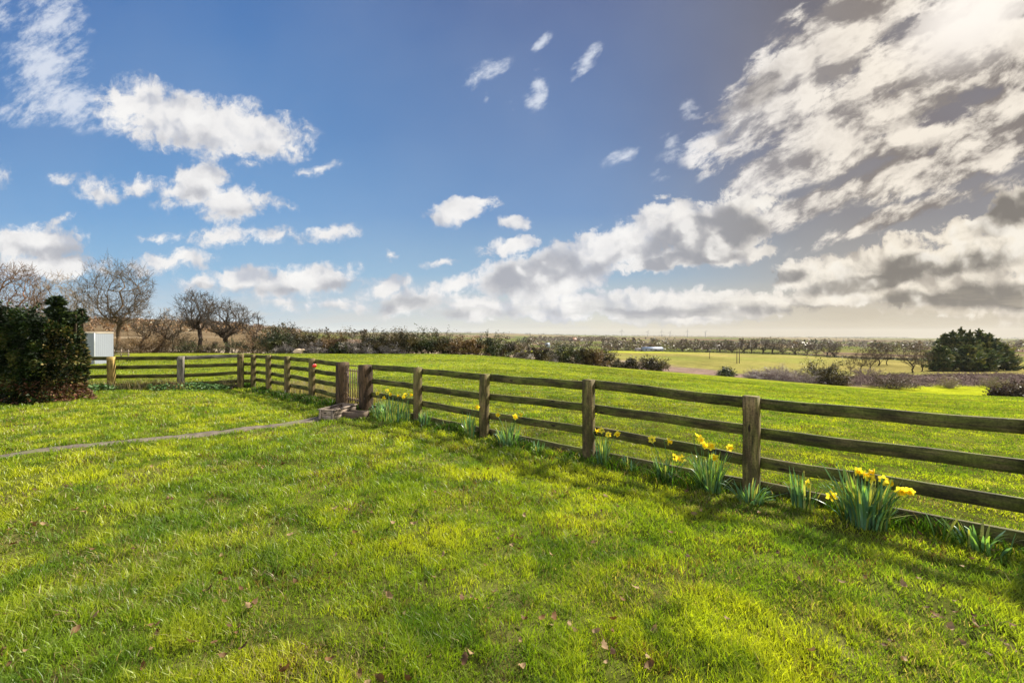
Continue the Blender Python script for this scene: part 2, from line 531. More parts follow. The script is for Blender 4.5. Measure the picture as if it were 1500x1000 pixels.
def mat_wood(name, a, b, alg, algamt=.5, rough=.85):
    """weathered timber: long grain, cracks, patches of green algae"""
    m, t = mat_new(name)
    u = nattr(t, 'uvw').outputs['Vector']
    mp = nd(t, 'ShaderNodeMapping'); t.links.new(u, mp.inputs['Vector']); mp.inputs['Scale'].default_value = (1.2, 26, 26)
    grain = nnoise(t, mp.outputs[0], 2.2, 6, .6)
    mp2 = nd(t, 'ShaderNodeMapping'); t.links.new(u, mp2.inputs['Vector']); mp2.inputs['Scale'].default_value = (1.0, 5, 5)
    patch = nnoise(t, mp2.outputs[0], 3.0, 6, .65)
    fine = nnoise(t, u, 55.0, 5, .7)
    c = nmix(t, nstep(t, grain, .3, .7), rgb(a), rgb(b))
    f = nd(t, 'ShaderNodeMath', operation='MULTIPLY'); t.links.new(nstep(t, patch, .36, .64), f.inputs[0]); f.inputs[1].default_value = algamt
    c = nmix(t, f.outputs[0], c, rgb(alg))
    c = nmix(t, .7, c, nmix(t, nstep(t, fine, .3, .7), (.45, .45, .45, 1), (1.4, 1.4, 1.4, 1)), 'MULTIPLY')
    mp3 = nd(t, 'ShaderNodeMapping'); t.links.new(u, mp3.inputs['Vector']); mp3.inputs['Scale'].default_value = (2.6, 9, 9)
    c = nmix(t, .9, c, nmix(t, nstep(t, nnoise(t, mp3.outputs[0], 1.0, 5, .6), .36, .62), (.42, .42, .42, 1), (1.45, 1.42, 1.35, 1)), 'MULTIPLY')
    knot = nd(t, 'ShaderNodeTexVoronoi'); mp4 = nd(t, 'ShaderNodeMapping'); t.links.new(u, mp4.inputs['Vector']); mp4.inputs['Scale'].default_value = (3.2, 9, 9); t.links.new(mp4.outputs[0], knot.inputs['Vector']); knot.inputs['Scale'].default_value = 1.0
    c = nmix(t, nstep(t, knot.outputs['Distance'], .17, .07), c, (.018, .013, .008, 1))
    crack = nstep(t, grain, .36, .27)
    c = nmix(t, crack, c, (.012, .010, .007, 1))
    ad = nd(t, 'ShaderNodeMath', operation='ADD'); t.links.new(grain, ad.inputs[0]); t.links.new(fine, ad.inputs[1])
    p = m_principled(t, c, rough, .25, ad.outputs[0], .55, .006)
    finish(t, p.outputs[0])
    return m

M = {}
M['rail'] = mat_wood('weathered rail wood', (.036, .032, .013), (.105, .086, .036), (.078, .094, .014), .85)
M['post'] = mat_wood('weathered post wood', (.070, .051, .026), (.200, .142, .070), (.085, .096, .018), .6)
M['post_grey'] = mat_wood('grey post wood', (.085, .078, .068), (.22, .20, .185), (.08, .08, .045), .4)
M['post_tan'] = mat_wood('fresh post wood', (.24, .16, .05), (.38, .27, .10), (.16, .13, .03), .4)
M['sleeper'] = mat_wood('dark sleeper wood', (.026, .018, .012), (.125, .075, .042), (.035, .028, .012), .5)
M['plank'] = mat_wood('pale trough wood', (.16, .13, .11), (.36, .29, .24), (.12, .09, .06), .5)
M['bark'] = mat_vcol('bark', .9, .15, 2.5, .6, .5, 14, .03)
M['twig'] = mat_vcol('twig', .9, .15, .7, .5)
M['leaf'] = mat_leafy('leaf', .12, .4, 1.2)
M['conifer'] = mat_leafy('conifer spray', .18, .5, 1.6, .55, .2)
M['grass'] = mat_leafy('grass blade', .55, .5, 1.3, .42, .35, (1.12, 1.2, .35))
M['strap'] = mat_leafy('daffodil leaf', .35, .35, 9.0, .38, .4, (1.3, 1.2, .4))
M['petal'] = mat_leafy('daffodil petal', .5, .2, 30.0, .5, .2, (1.1, 1.0, .6))
M['dead'] = mat_leafy('dead leaf', .2, .6, 25.0, .7, .2, (1.0, .8, .45))
M['plain'] = mat_vcol('plain paint', .5, .3, 1.0, .15)
# ---------------------------------------------------------------- terrain
# heights along view-plan directions: (distance ahead, photo row) or (distance, None, z)
def prof(*a):
    return [(Y, (HC - (v - HY) * Y / F) if k == 'p' else v) for Y, k, v in a]
TC = {
 -600: prof((6,'z',0),(42,'z',0),(60,'z',-1),(150,'z',-2),(300,'z',3),(600,'z',24),(900,'z',33),(1500,'z',34),(7000,'z',30)),
   60: prof((6,'z',0),(42,'z',0),(60,'z',-1),(150,'z',-2),(300,'z',3),(600,'z',23),(900,'z',32),(1500,'z',34),(7000,'z',30)),
  200: prof((6,'z',0),(42,'z',0),(60,'z',-1),(150,'z',-3),(300,'z',2),(600,'z',19),(900,'z',29),(1500,'z',30),(7000,'z',30)),
  330: prof((6,'z',-.05),(15,'z',-.1),(42,'z',0),(60,'z',-1.5),(150,'z',-4),(300,'z',1),(600,'p',478),(900,'p',475),(1500,'z',30),(7000,'z',35)),
  420: prof((6,'z',-.05),(13,'z',-.12),(42,'p',517.5),(60,'z',-1.5),(150,'z',-5),(400,'z',-1),(700,'p',485.5),(1500,'z',14),(3000,'z',20),(7000,'z',60)),
  640: prof((6,'z',-.03),(12,'z',-.03),(42,'p',517.7),(52,'z',-.8),(100,'z',-4),(400,'z',-8),(1000,'z',-5),(2500,'z',10),(5000,'p',487),(7000,'p',487.2)),
  720: prof((6,'z',-.03),(12,'z',-.05),(38,'z',-.15),(46,'p',521.5),(60,'z',-2.2),(110,'z',-6),(400,'z',-11),(1200,'z',-9),(3000,'z',6),(5500,'p',487.5),(7000,'p',488)),
  810: prof((6,'z',-.03),(12,'z',-.08),(30,'z',-.35),(51,'p',529.3),(70,'z',-3.8),(110,'z',-8),(400,'z',-12),(900,'p',504),(1500,'p',499.5),(3000,'z',2),(5500,'p',490),(7000,'p',490.5)),
  900: prof((6,'z',-.03),(12,'z',-.1),(30,'z',-.62),(57,'p',537),(75,'z',-4.6),(110,'z',-8),(170,'p',540),(420,'p',513),(800,'p',505),(1500,'p',498),(3500,'p',493.5),(5500,'p',491.6),(7000,'p',492)),
 1050: prof((5,'z',-.02),(12,'z',-.2),(30,'z',-1.2),(60,'p',549),(76,'z',-6.0),(100,'z',-9),(150,'p',545.5),(380,'p',515),(800,'p',505),(1500,'p',499),(3500,'p',494.5),(5500,'p',492.6),(7000,'p',493)),
 1200: prof((4.5,'z',-.0),(12,'z',-.3),(30,'z',-1.75),(63,'p',562),(78,'z',-7.6),(95,'z',-9.6),(150,'p',546),(310,'p',521),(800,'p',506),(1500,'p',500.5),(3500,'p',496),(6000,'p',494),(7000,'p',494)),
 1300: prof((4.2,'z',0),(12,'z',-.36),(30,'z',-2.1),(62,'p',570),(76,'z',-8.0),(92,'z',-10.0),(101,'p',568.5),(108,'p',552),(116,'p',549.5),(160,'z',-11.2),(250,'p',526),(800,'p',507),(1500,'p',501),(3500,'p',497),(6000,'p',494.5),(7000,'p',494.4)),
 1450: prof((3.8,'z',0),(12,'z',-.5),(28,'z',-2.2),(50,'p',587),(66,'z',-8.2),(86,'p',576),(101,'p',568.5),(108,'p',553),(116,'p',549),(160,'z',-11),(250,'z',-12),(800,'p',507),(1500,'p',501),(3500,'p',497.5),(6000,'p',495.3),(7000,'p',495.2)),
 1600: prof((3.5,'z',0),(12,'z',-.55),(28,'z',-2.4),(48,'p',592),(64,'z',-8.4),(86,'p',576),(101,'p',568.5),(108,'p',553),(116,'p',549),(160,'z',-11),(250,'z',-12),(800,'p',507),(1500,'p',501),(3500,'p',497.5),(6000,'p',495.3),(7000,'p',495.2)),
 2300: prof((3,'z',0),(12,'z',-.6),(28,'z',-2.6),(48,'z',-5.8),(64,'z',-8.4),(86,'z',-9.6),(101,'z',-10.3),(108,'z',-8),(160,'z',-11),(250,'z',-12),(800,'z',-17),(1500,'z',-18),(3500,'z',-25),(7000,'z',-35)),
}
_LY = np.linspace(math.log(1.0), math.log(9000.0), 700)
_pxs = np.array(sorted(TC)); _S = (_pxs - CX) / F
def _tab():
    T = []
    for p in _pxs:
        a = np.array(TC[p]); ly = np.log(a[:, 0])
        z = np.interp(_LY, ly, a[:, 1])
        k = np.exp(-0.5 * (np.arange(-9, 10) / 3.2) ** 2); k /= k.sum()
        z = np.convolve(np.pad(z, 9, mode='edge'), k, 'valid')
        T.append(z)
    return np.array(T)
_T = _tab()
_sf = np.linspace(_S[0], _S[-1], 600)
_TF = np.stack([np.interp(_sf, _S, _T[:, j]) for j in range(_T.shape[1])], 1)
_k = np.exp(-0.5 * (np.arange(-12, 13) / 5.0) ** 2); _k /= _k.sum()
_TF = np.stack([np.convolve(np.pad(_TF[:, j], 12, mode='edge'), _k, 'valid') for j in range(_TF.shape[1])], 1)

def height(X, Y):
    X = np.asarray(X, float); Y = np.asarray(Y, float)
    Yc = np.maximum(Y, 1.0)
    s = np.clip(X / Yc, _sf[0], _sf[-1] - 1e-6)
    ly = np.clip(np.log(Yc), _LY[0], _LY[-1] - 1e-6)
    fi = (s - _sf[0]) / (_sf[1] - _sf[0]); fj = (ly - _LY[0]) / (_LY[1] - _LY[0])
    i = fi.astype(int); j = fj.astype(int); fi = fi - i; fj = fj - j
    i1 = np.minimum(i + 1, len(_sf) - 1); j1 = np.minimum(j + 1, len(_LY) - 1)
    z = (_TF[i, j] * (1 - fi) + _TF[i1, j] * fi) * (1 - fj) + (_TF[i, j1] * (1 - fi) + _TF[i1, j1] * fi) * fj
    r = np.hypot(X, Y)
    near = np.clip(1 - r / 60, 0, 1)
    # tussocks and hollows of the turf
    z = z + near * (0.075 * (fbm(X * 3.0, Y * 3.0, 3, 3) - .5) + .05 * (fbm(X * .6, Y * .6, 5, 2) - .5))
    z = z + 0.25 * (fbm(X * .05, Y * .05, 8, 3) - .5) * np.clip((r - 15) / 30, 0, 1)
    z = z + np.clip((r - 150) / 600, 0, 1) * 2.5 * (fbm(X * .006, Y * .006, 9, 3) - .5)
    return z

def h1(x, y):
    return float(height(np.array([x]), np.array([y]))[0])

# fence line across the garden: from the near right past the gate to the far corner
FA = np.array([2.529, 4.611]); FE = np.array([-3.323, 9.915])
FD = (FE - FA) / np.linalg.norm(FE - FA)
FN = np.array([-FD[1], FD[0]])
if FN[1] > 0: FN = -FN                      # towards the lawn
def fence_d(X, Y):                          # >0 on the lawn side
    return (X - FA[0]) * FN[0] + (Y - FA[1]) * FN[1]
def on_fence(px, off=0.0):
    """point of the line (shifted to the lawn by off) seen in photo column px"""
    s = (px - CX) / F
    a = FA + FN * off
    # (a+FD t).x = s (a+FD t).y
    t = (s * a[1] - a[0]) / (FD[0] - s * FD[1])
    return a + FD * t

CORNER = on_fence(371)
# fields far off: cells of a mosaic
sites = []
r_ = random.Random(11)
for i in range(420):
    d = 260 * (6800 / 260) ** r_.random()
    a = radians(r_.uniform(-75, 75))
    sites.append((d * sin(a), d * cos(a), r_.random()))
sites = np.array(sites)
def mosaic(X, Y):
    best = np.full(X.shape, 1e18); sec = best.copy(); idx = np.zeros(X.shape, int)
    for i, (a, b, _) in enumerate(sites):
        w = math.hypot(a, b)
        d = ((X - a) ** 2 + ((Y - b) * .8) ** 2) / (w * w)
        m = d < best
        sec = np.where(m, best, np.minimum(sec, d)); idx = np.where(m, i, idx); best = np.where(m, d, best)
    return idx, np.sqrt(sec) - np.sqrt(best)

PAL = np.array([(.11,.145,.03), (.15,.17,.045), (.19,.17,.075), (.15,.115,.065), (.085,.12,.035), (.21,.20,.09), (.12,.10,.06), (.13,.17,.04)])

def ground_colour(X, Y):
    r = np.hypot(X, Y); s = X / np.maximum(Y, .5); px = CX + F * s
    C = np.zeros(X.shape + (3,))
    n1 = fbm(X * .8, Y * .8, 21, 4); n2 = fbm(X * .12, Y * .12, 23, 4)
    turf = np.array([.060, .066, .014])[None] * (0.6 + .8 * n1[..., None]) + np.array([.05, .035, .02]) * np.clip(fbm(X * 2.2, Y * 2.2, 27, 3) - .6, 0, 1)[..., None] * 3
    grn = np.array([.135, .155, .016])[None] * (.75 + .5 * n2[..., None]) + np.array([.045, .02, .0]) * (fbm(X * .35, Y * .9, 31, 4)[..., None] - .45)
    k = np.clip((r - 7) / 16, 0, 1)[..., None]
    C = turf * (1 - k) + grn * k
    # beyond the meadow
    idx, edge = mosaic(X, Y)
    far = PAL[(idx * 7) % len(PAL)] * np.array([.72, .62, .75]) * (.8 + .4 * fbm(X * .03, Y * .03, 41, 4)[..., None])
    band = 0.85 + .3 * fbm((X + Y) * .12, (X - Y) * .01, 43, 3)
    far = far * band[..., None]
    # woods and bracken on the left-hand hillside
    wl_ = np.clip((430 - px) / 60, 0, 1) * np.clip((Y - 55) / 40, 0, 1)
    hill = np.array([.098, .070, .040])[None] * (.6 + .8 * fbm(X * .05, Y * .05, 47, 4)[..., None])
    pale = np.clip(fbm(X * .012, Y * .02, 49, 3) - .58, 0, 1)[..., None] * 5
    hill = hill * (1 - np.clip(pale, 0, 1)) + np.array([.33, .27, .19]) * np.clip(pale, 0, 1)
    far = far * (1 - wl_[..., None]) + hill * wl_[..., None]
    # pale stubble in the valley, a ploughed strip on its near side
    lim = np.interp(px, [700, 900, 1060, 1160, 1260, 1340, 1500, 2300], [400, 408, 364, 336, 257, 235, 230, 230])
    st = np.array([.180, .152, .050])[None] * (.5 + .95 * fbm(X * .05, Y * .02, 51, 4)[..., None])
    gr = np.clip(fbm(X * .02 + 3, Y * .012, 53, 3) * 2.4 - .85, 0, 1)[..., None]
    st = st * (1 - .5 * gr) + np.array([.13, .165, .03]) * .5 * gr
    yb = np.clip((Y - lim * .84) / (lim * .10), 0, 1)[..., None] * np.clip((1060 - px) / 120, 0, 1)[..., None]
    st = st * (1 - yb) + np.array([.24, .25, .03]) * yb
    pl = np.interp(px, [760, 880, 980, 1080, 1180, 1250, 1300], [300, 270, 198, 150, 128, 108, 90])
    plw = np.clip((pl - Y) / (6 + .05 * Y) + (fbm(X * .1, Y * .1, 57, 3) - .5) * 1.2, 0, 1)[..., None]
    plough = np.array([.150, .105, .085])[None] * (.65 + .7 * fbm(X * .3, Y * .06, 59, 4)[..., None])
    pinkf = np.clip((950 - px) / 60, 0, 1)[..., None]
    plough = plough * (1 - pinkf) + np.array([.27, .215, .14]) * pinkf
    st = st * (1 - plw) + plough * plw
    inv = (np.clip((px - 560) / 60, 0, 1) * (Y < lim))[..., None]
    far = far * (1 - inv) + st * inv
    # bright grass strip below the bank
    ys = (np.clip((px - 1270) / 30, 0, 1) * np.clip((103 - Y) / 2, 0, 1))[..., None]
    far = far * (1 - ys) + np.array([.20, .22, .012])[None] * (.8 + .4 * n2[..., None]) * ys
    # bramble bank
    bk = (np.clip((px - 1215) / 30, 0, 1) * np.clip((Y - 101) / 1.5, 0, 1) * np.clip((124 - Y) / 4, 0, 1))[..., None]
    far = far * (1 - bk) + np.array([.085, .062, .055])[None] * (.6 + .8 * fbm(X * .7, Y * .7, 61, 4)[..., None]) * bk
    # edge of the meadow
    ml = np.interp(px, [-600, 380, 640, 720, 810, 900, 1050, 1200, 1300, 1450, 1600, 2300], [44, 43.5, 43.5, 48, 58, 68, 76, 80, 76, 66, 64, 64])
    o = np.clip((Y - ml) / 1.0, 0, 1)[..., None]
    return C * (1 - o) + far * o

def build_ground():
    az = np.concatenate([np.linspace(-180, -62, 60, endpoint=False), np.linspace(-62, 62, 980, endpoint=False), np.linspace(62, 180, 61)])
    rr = np.concatenate([[0.05], np.geomspace(.5, 1.6, 12, endpoint=False), np.geomspace(1.6, 130, 400, endpoint=False), np.geomspace(130, 7000, 150)])
    A, R = np.meshgrid(np.radians(az), rr, indexing='ij')
    X = R * np.sin(A); Y = R * np.cos(A)
    Z = height(X, Y)
    C = ground_colour(X, Y)
    na, nr = X.shape
    ii, jj = np.meshgrid(np.arange(na - 1), np.arange(nr - 1), indexing='ij')
    b = ii * nr + jj
    Q = np.stack([b, b + 1, b + nr + 1, b + nr], -1).reshape(-1, 4)[:, ::-1]
    m, t = mat_new('turf and fields')
    c = nattr(t, 'Col').outputs['Color']
    g = nd(t, 'ShaderNodeNewGeometry').outputs['Position']
    n = nnoise(t, g, 2.3, 8, .7)
    mp = nd(t, 'ShaderNodeMapping'); t.links.new(g, mp.inputs['Vector']); mp.inputs['Scale'].default_value = (.25, .25, .25)
    n2 = nnoise(t, mp.outputs[0], 1.0, 8, .68)
    c = nmix(t, .75, c, nmix(t, nstep(t, n, .3, .7), (.5, .5, .5, 1), (1.5, 1.5, 1.5, 1)), 'MULTIPLY')
    c = nmix(t, .55, c, nmix(t, nstep(t, n2, .3, .7), (.6, .62, .6, 1), (1.4, 1.4, 1.4, 1)), 'MULTIPLY')
    nb = nnoise(t, g, 4.0, 10, .75)
    p = m_principled(t, c, 1.0, .0, nb, .5, .06)
    finish(t, p.outputs[0])
    me = make_mesh('ground', np.stack([X, Y, Z], -1), Q, None, m, C.reshape(-1, 3), None, True)
    o = obj('ground', me)
    tag(o, kind='structure')
build_ground()
# ---------------------------------------------------------------- grass
def blades(X, Y, Hh, Wd, col, lean=.55, az=None, zoff=-.006):
    n = len(X)
    az = RNG.uniform(0, 2 * pi, n) if az is None else az
    la = RNG.uniform(0, 2 * pi, n)
    ln = Hh * lean * RNG.uniform(.2, 1.3, n)
    Z = height(X, Y) + zoff
    B = np.stack([X, Y, Z], 1)
    w = np.stack([np.cos(az), np.sin(az), np.zeros(n)], 1) * (Wd / 2)[:, None]
    l = np.stack([np.cos(la), np.sin(la), np.zeros(n)], 1) * ln[:, None]
    up = np.zeros((n, 3)); up[:, 2] = Hh
    V = np.stack([B - w, B + w, B + l * .3 + up * .6 + w * .8, B + l * .3 + up * .6 - w * .8, B + l + up], 1).reshape(-1, 3)
    b = (np.arange(n) * 5)[:, None]
    Q = b + np.array([[0, 1, 2, 3]]); T = b + np.array([[3, 2, 4]])
    return V, Q, T, np.repeat(col, 5, 0)

G1 = np.array([.185, .262, .016]); G2 = np.array([.395, .415, .026]); G3 = np.array([.050, .125, .012]); G4 = np.array([.38, .31, .15]); G5 = np.array([.135, .215, .035]); G6 = np.array([.17, .10, .05])
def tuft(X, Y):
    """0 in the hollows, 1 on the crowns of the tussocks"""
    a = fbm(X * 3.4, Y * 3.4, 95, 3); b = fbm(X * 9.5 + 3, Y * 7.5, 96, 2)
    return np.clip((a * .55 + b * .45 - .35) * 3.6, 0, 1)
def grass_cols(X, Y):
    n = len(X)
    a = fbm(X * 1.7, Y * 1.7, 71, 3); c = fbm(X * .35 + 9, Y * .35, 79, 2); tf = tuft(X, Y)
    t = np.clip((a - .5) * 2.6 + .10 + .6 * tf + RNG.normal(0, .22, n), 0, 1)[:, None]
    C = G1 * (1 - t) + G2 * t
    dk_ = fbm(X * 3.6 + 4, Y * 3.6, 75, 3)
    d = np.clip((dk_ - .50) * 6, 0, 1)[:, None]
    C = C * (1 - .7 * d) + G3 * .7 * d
    e = np.clip((c - .5) * 3, 0, 1)[:, None]
    C = C * (1 - .45 * e) + G5 * .45 * e
    dry = fbm(X * 1.4 + 5, Y * 1.4, 83, 3)
    s = RNG.random(n) < .03 + .40 * np.clip((dry - .56) * 4, 0, 1) * (1 - .6 * tf)
    C[s] = G4 * RNG.uniform(.5, 1.1, (s.sum(), 1))
    br = (fbm(X * 2.6 + 15, Y * 2.6, 87, 3) > .64) & (RNG.random(n) < .22)
    C[br] = G6 * RNG.uniform(.5, 1.2, (br.sum(), 1))
    return C * RNG.uniform(.75, 1.25, (n, 1))

def scatter(r0, r1, dens, amax=66):
    """dens(r): blades per square metre; drawn by inverse sampling over a sector"""
    rs = np.geomspace(r0, r1, 400)
    w = dens(rs) * rs * 2 * radians(amax)
    cum_ = np.concatenate([[0], np.cumsum((w[1:] + w[:-1]) / 2 * np.diff(rs))])
    n = int(cum_[-1])
    r = np.interp(RNG.random(n) * cum_[-1], cum_, rs)
    a = np.radians(RNG.uniform(-amax, amax, n))
    return r * np.sin(a), r * np.cos(a), r

def side_fence_y(X):                        # line of the fence on the left, seen from above
    return np.interp(X, [-16, -12.5, -10.6, -9.13, -8.8], [13.3, 13.6, 14.0, 14.7, 14.95])

# path strip centre line
PATH = np.array([(-11.0, 2.9), (-7.0, 5.97), (-6.1, 6.75), (-5.27, 7.49), (-4.6, 8.3), (-4.05, 8.95), (-3.75, 9.5)])
def path_dist(X, Y):
    d = np.full(X.shape, 1e9)
    for (ax, ay), (bx, by) in zip(PATH[:-1], PATH[1:]):
        vx, vy = bx - ax, by - ay
        t = np.clip(((X - ax) * vx + (Y - ay) * vy) / (vx * vx + vy * vy), 0, 1)
        d = np.minimum(d, np.hypot(X - ax - t * vx, Y - ay - t * vy))
    return d

def build_grass():
    dens = lambda r: 13000 * np.minimum(1, (2.6 / r) ** 1.55)
    X, Y, r = scatter(1.25, 46, dens)
    keep = np.ones(len(X), bool)
    bare = fbm(X * 2.4, Y * 2.4, 91, 3)
    keep &= ~((bare > .66) & (RNG.random(len(X)) < .6))
    pd = path_dist(X, Y)
    keep &= pd > .13 + .04 * RNG.random(len(X))
    lawn = (fence_d(X, Y) > 0) & (Y < side_fence_y(X))
    px = CX + F * X / Y
    ml = np.interp(px, [-600, 380, 640, 720, 810, 900, 1050, 1200, 1300, 1450, 1600, 2300], [44, 43.5, 43.5, 47, 53, 60, 66, 71, 72, 62, 60, 60])
    keep &= Y < ml
    X, Y, r, lawn = X[keep], Y[keep], r[keep], lawn[keep]
    n = len(X)
    sc = np.maximum(1, (r / 2.6)) ** .72
    clump = tuft(X, Y); cl2 = fbm(X * .5, Y * .5, 97, 2)
    H = (.026 + .046 * clump * (0.35 + 1.1 * cl2)) * RNG.uniform(.55, 1.35, n)
    H = np.where(lawn, H, H * .62)
    H *= np.minimum(sc, 1.5) ** .35
    Wd = .0042 * sc * RNG.uniform(.7, 1.3, n)
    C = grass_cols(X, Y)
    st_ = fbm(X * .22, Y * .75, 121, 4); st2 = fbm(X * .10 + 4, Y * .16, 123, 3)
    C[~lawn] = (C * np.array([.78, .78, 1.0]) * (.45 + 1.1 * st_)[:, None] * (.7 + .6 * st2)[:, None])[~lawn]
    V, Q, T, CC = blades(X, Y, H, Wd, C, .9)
    for nm, sel in (('lawn_grass', lawn), ('meadow_grass', ~lawn)):
        vs = np.repeat(sel, 5)
        m = sel.sum(); b = (np.arange(m) * 5)[:, None]
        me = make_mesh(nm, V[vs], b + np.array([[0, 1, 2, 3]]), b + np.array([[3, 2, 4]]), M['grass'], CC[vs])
        tag(obj(nm, me), 'short tufty lawn grass in front of the fence' if nm[0] == 'l' else 'short bright pasture grass beyond the fence', 'grass', kind='stuff')
    # rougher growth along the foot of the fence
    L = 17.5
    k = 30000
    t = RNG.uniform(-4, L, k); o = np.abs(RNG.normal(0.10, .16, k)) - .03
    P = FA[None] + FD[None] * t[:, None] + FN[None] * o[:, None]
    X, Y = P[:, 0], P[:, 1]
    q = fbm(X * 2.2, Y * 2.2, 99, 2)
    keep = (RNG.random(k) < np.clip((q - .3) * 3, .05, 1)) & (Y > 1)
    X, Y, q = X[keep], Y[keep], q[keep]
    H = (.06 + .22 * np.clip(q - .35, 0, 1)) * RNG.uniform(.5, 1.4, len(X))
    C = (G3 * .75)[None] * RNG.uniform(.6, 1.5, (len(X), 1)) + np.array([.02, .015, .0]) * RNG.random((len(X), 1))
    dr = RNG.random(len(X)) < .10
    C[dr] = np.array([.22, .16, .09])
    V, Q, T, CC = blades(X, Y, H, np.full(len(X), .006) * np.maximum(1, Y / 4), C, .8)
    tag(obj('fence_foot_grass', make_mesh('fence_foot_grass', V, Q, T, M['grass'], CC)), 'long dark grass along the foot of the fence', 'long grass', kind='stuff')
    # dead bents beyond the left run of fence, and tufts on the side fence
    k = 6500
    t = RNG.uniform(8.6, 14.0, k); o = -np.abs(RNG.normal(.55, .35, k)) - .1
    P = FA[None] + FD[None] * t[:, None] + FN[None] * o[:, None]
    X2 = RNG.uniform(-13.2, -9.3, 2500); Y2 = side_fence_y(X2) + RNG.normal(-.05, .18, 2500)
    X = np.concatenate([P[:, 0], X2]); Y = np.concatenate([P[:, 1], Y2])
    q = fbm(X * 1.6, Y * 1.6, 101, 2)
    keep = RNG.random(len(X)) < np.clip((q - .36) * 4, 0, 1)
    X, Y = X[keep], Y[keep]
    H = RNG.uniform(.12, .42, len(X))
    C = np.array([.30, .25, .15])[None] * RNG.uniform(.55, 1.3, (len(X), 1))
    V, Q, T, CC = blades(X, Y, H, np.full(len(X), .011), C, .5)
    tag(obj('dead_grass', make_mesh('dead_grass', V, Q, T, M['grass'], CC)), 'dry straw coloured stalks by the far fence', 'dead grass', kind='stuff')
build_grass()

# narrow path
def build_path():
    mb = MB()
    # resample
    seg = np.linalg.norm(np.diff(PATH, axis=0), axis=1); cs = np.concatenate([[0], np.cumsum(seg)])
    s = np.arange(0, cs[-1], .08)
    cx = np.interp(s, cs, PATH[:, 0]); cy = np.interp(s, cs, PATH[:, 1])
    tx = np.gradient(cx); ty = np.gradient(cy); l = np.hypot(tx, ty); tx /= l; ty /= l
    V, U = [], []
    for i in range(len(s)):
        for j, w in enumerate((-.165, -.15, -.05, .05, .15, .165)):
            ww = w * (1 + .16 * math.sin(s[i] * 3 + j) + .10 * random.Random(i * 7 + j).uniform(-1, 1))
            x = cx[i] - ty[i] * ww; y = cy[i] + tx[i] * ww
            V.append((x, y, h1(cx[i], cy[i]) + (.014 if 0 < j < 5 else -.05))); U.append((s[i], ww, 0))
    Q = [[i * 6 + j, (i + 1) * 6 + j, (i + 1) * 6 + j + 1, i * 6 + j + 1] for i in range(len(s) - 1) for j in range(5)]
    m, t = mat_new('old concrete path')
    g = nd(t, 'ShaderNodeNewGeometry').outputs['Position']
    n = nnoise(t, g, 6, 7, .7)
    c = nmix(t, nstep(t, n, .3, .7), (.055, .044, .034, 1), (.165, .135, .11, 1))
    c = nmix(t, nstep(t, nnoise(t, g, 2.4, 5), .52, .7), c, (.10, .11, .035, 1))
    p = m_principled(t, c, .9, .2, n, .7, .02)
    finish(t, p.outputs[0])
    mb.add(V, Q, None, (1, 1, 1), U)
    tag(mb.build('path', m), kind='structure')
build_path()
# ---------------------------------------------------------------- fences and gate
fr = random.Random(5)
def post(parent, p, top, mat, w=.15, d=.13, name='post', ang=None, sink=.12):
    """square timber post at plan point p, top = height above the eye plane origin"""
    z0 = h1(p[0], p[1]) - sink
    mb = MB()
    a = FD if ang is None else np.array(ang)
    beam(mb, (0, 0, z0), (fr.uniform(-.012, .012), fr.uniform(-.012, .012), top), d, w, up=(a[0], a[1], 0), ch=.012, segs=9, wob=.003, rnd=fr)
    o = mb.build(name, mat, parent)
    o.location = (p[0] - parent.location.x, p[1] - parent.location.y, -parent.location.z)
    return o

def rail(parent, p, q, z0, z1, h=.112, t=.04, mat=None, name='rail', segs=16):
    mb = MB()
    c = (np.array(p) + np.array(q)) / 2
    beam(mb, (p[0] - c[0], p[1] - c[1], z0), (q[0] - c[0], q[1] - c[1], z1), t, h, ch=.006, segs=segs, wob=.0055, rnd=fr)
    o = mb.build(name, mat or M['rail'], parent)
    o.location = (c[0] - parent.location.x, c[1] - parent.location.y, -parent.location.z)
    return o

BACK = -FN                                   # rails are nailed to the field side of the posts
def run(root, pts, tops, rails, mats, widths, back, board=None, ang=None):
    for p, tp, m, w in zip(pts, tops, mats, widths):
        post(root, p, tp, m, w[0], w[1], ang=ang)
    for i in range(len(pts) - 1):
        p, q = np.array(pts[i]), np.array(pts[i + 1])
        d = (q - p) / np.linalg.norm(q - p)
        off = back * (.065 + .022)
        for k, zz in enumerate(rails):
            j0, j1 = fr.uniform(-.015, .015), fr.uniform(-.015, .015)
            last = (i == len(pts) - 2)
            rail(root, p + off + d * .004, q + off - d * .004, zz - (1.03 - tops[i]) + j0, zz - (1.03 - tops[i + 1]) + j1, h=.112 + fr.uniform(-.008, .008))

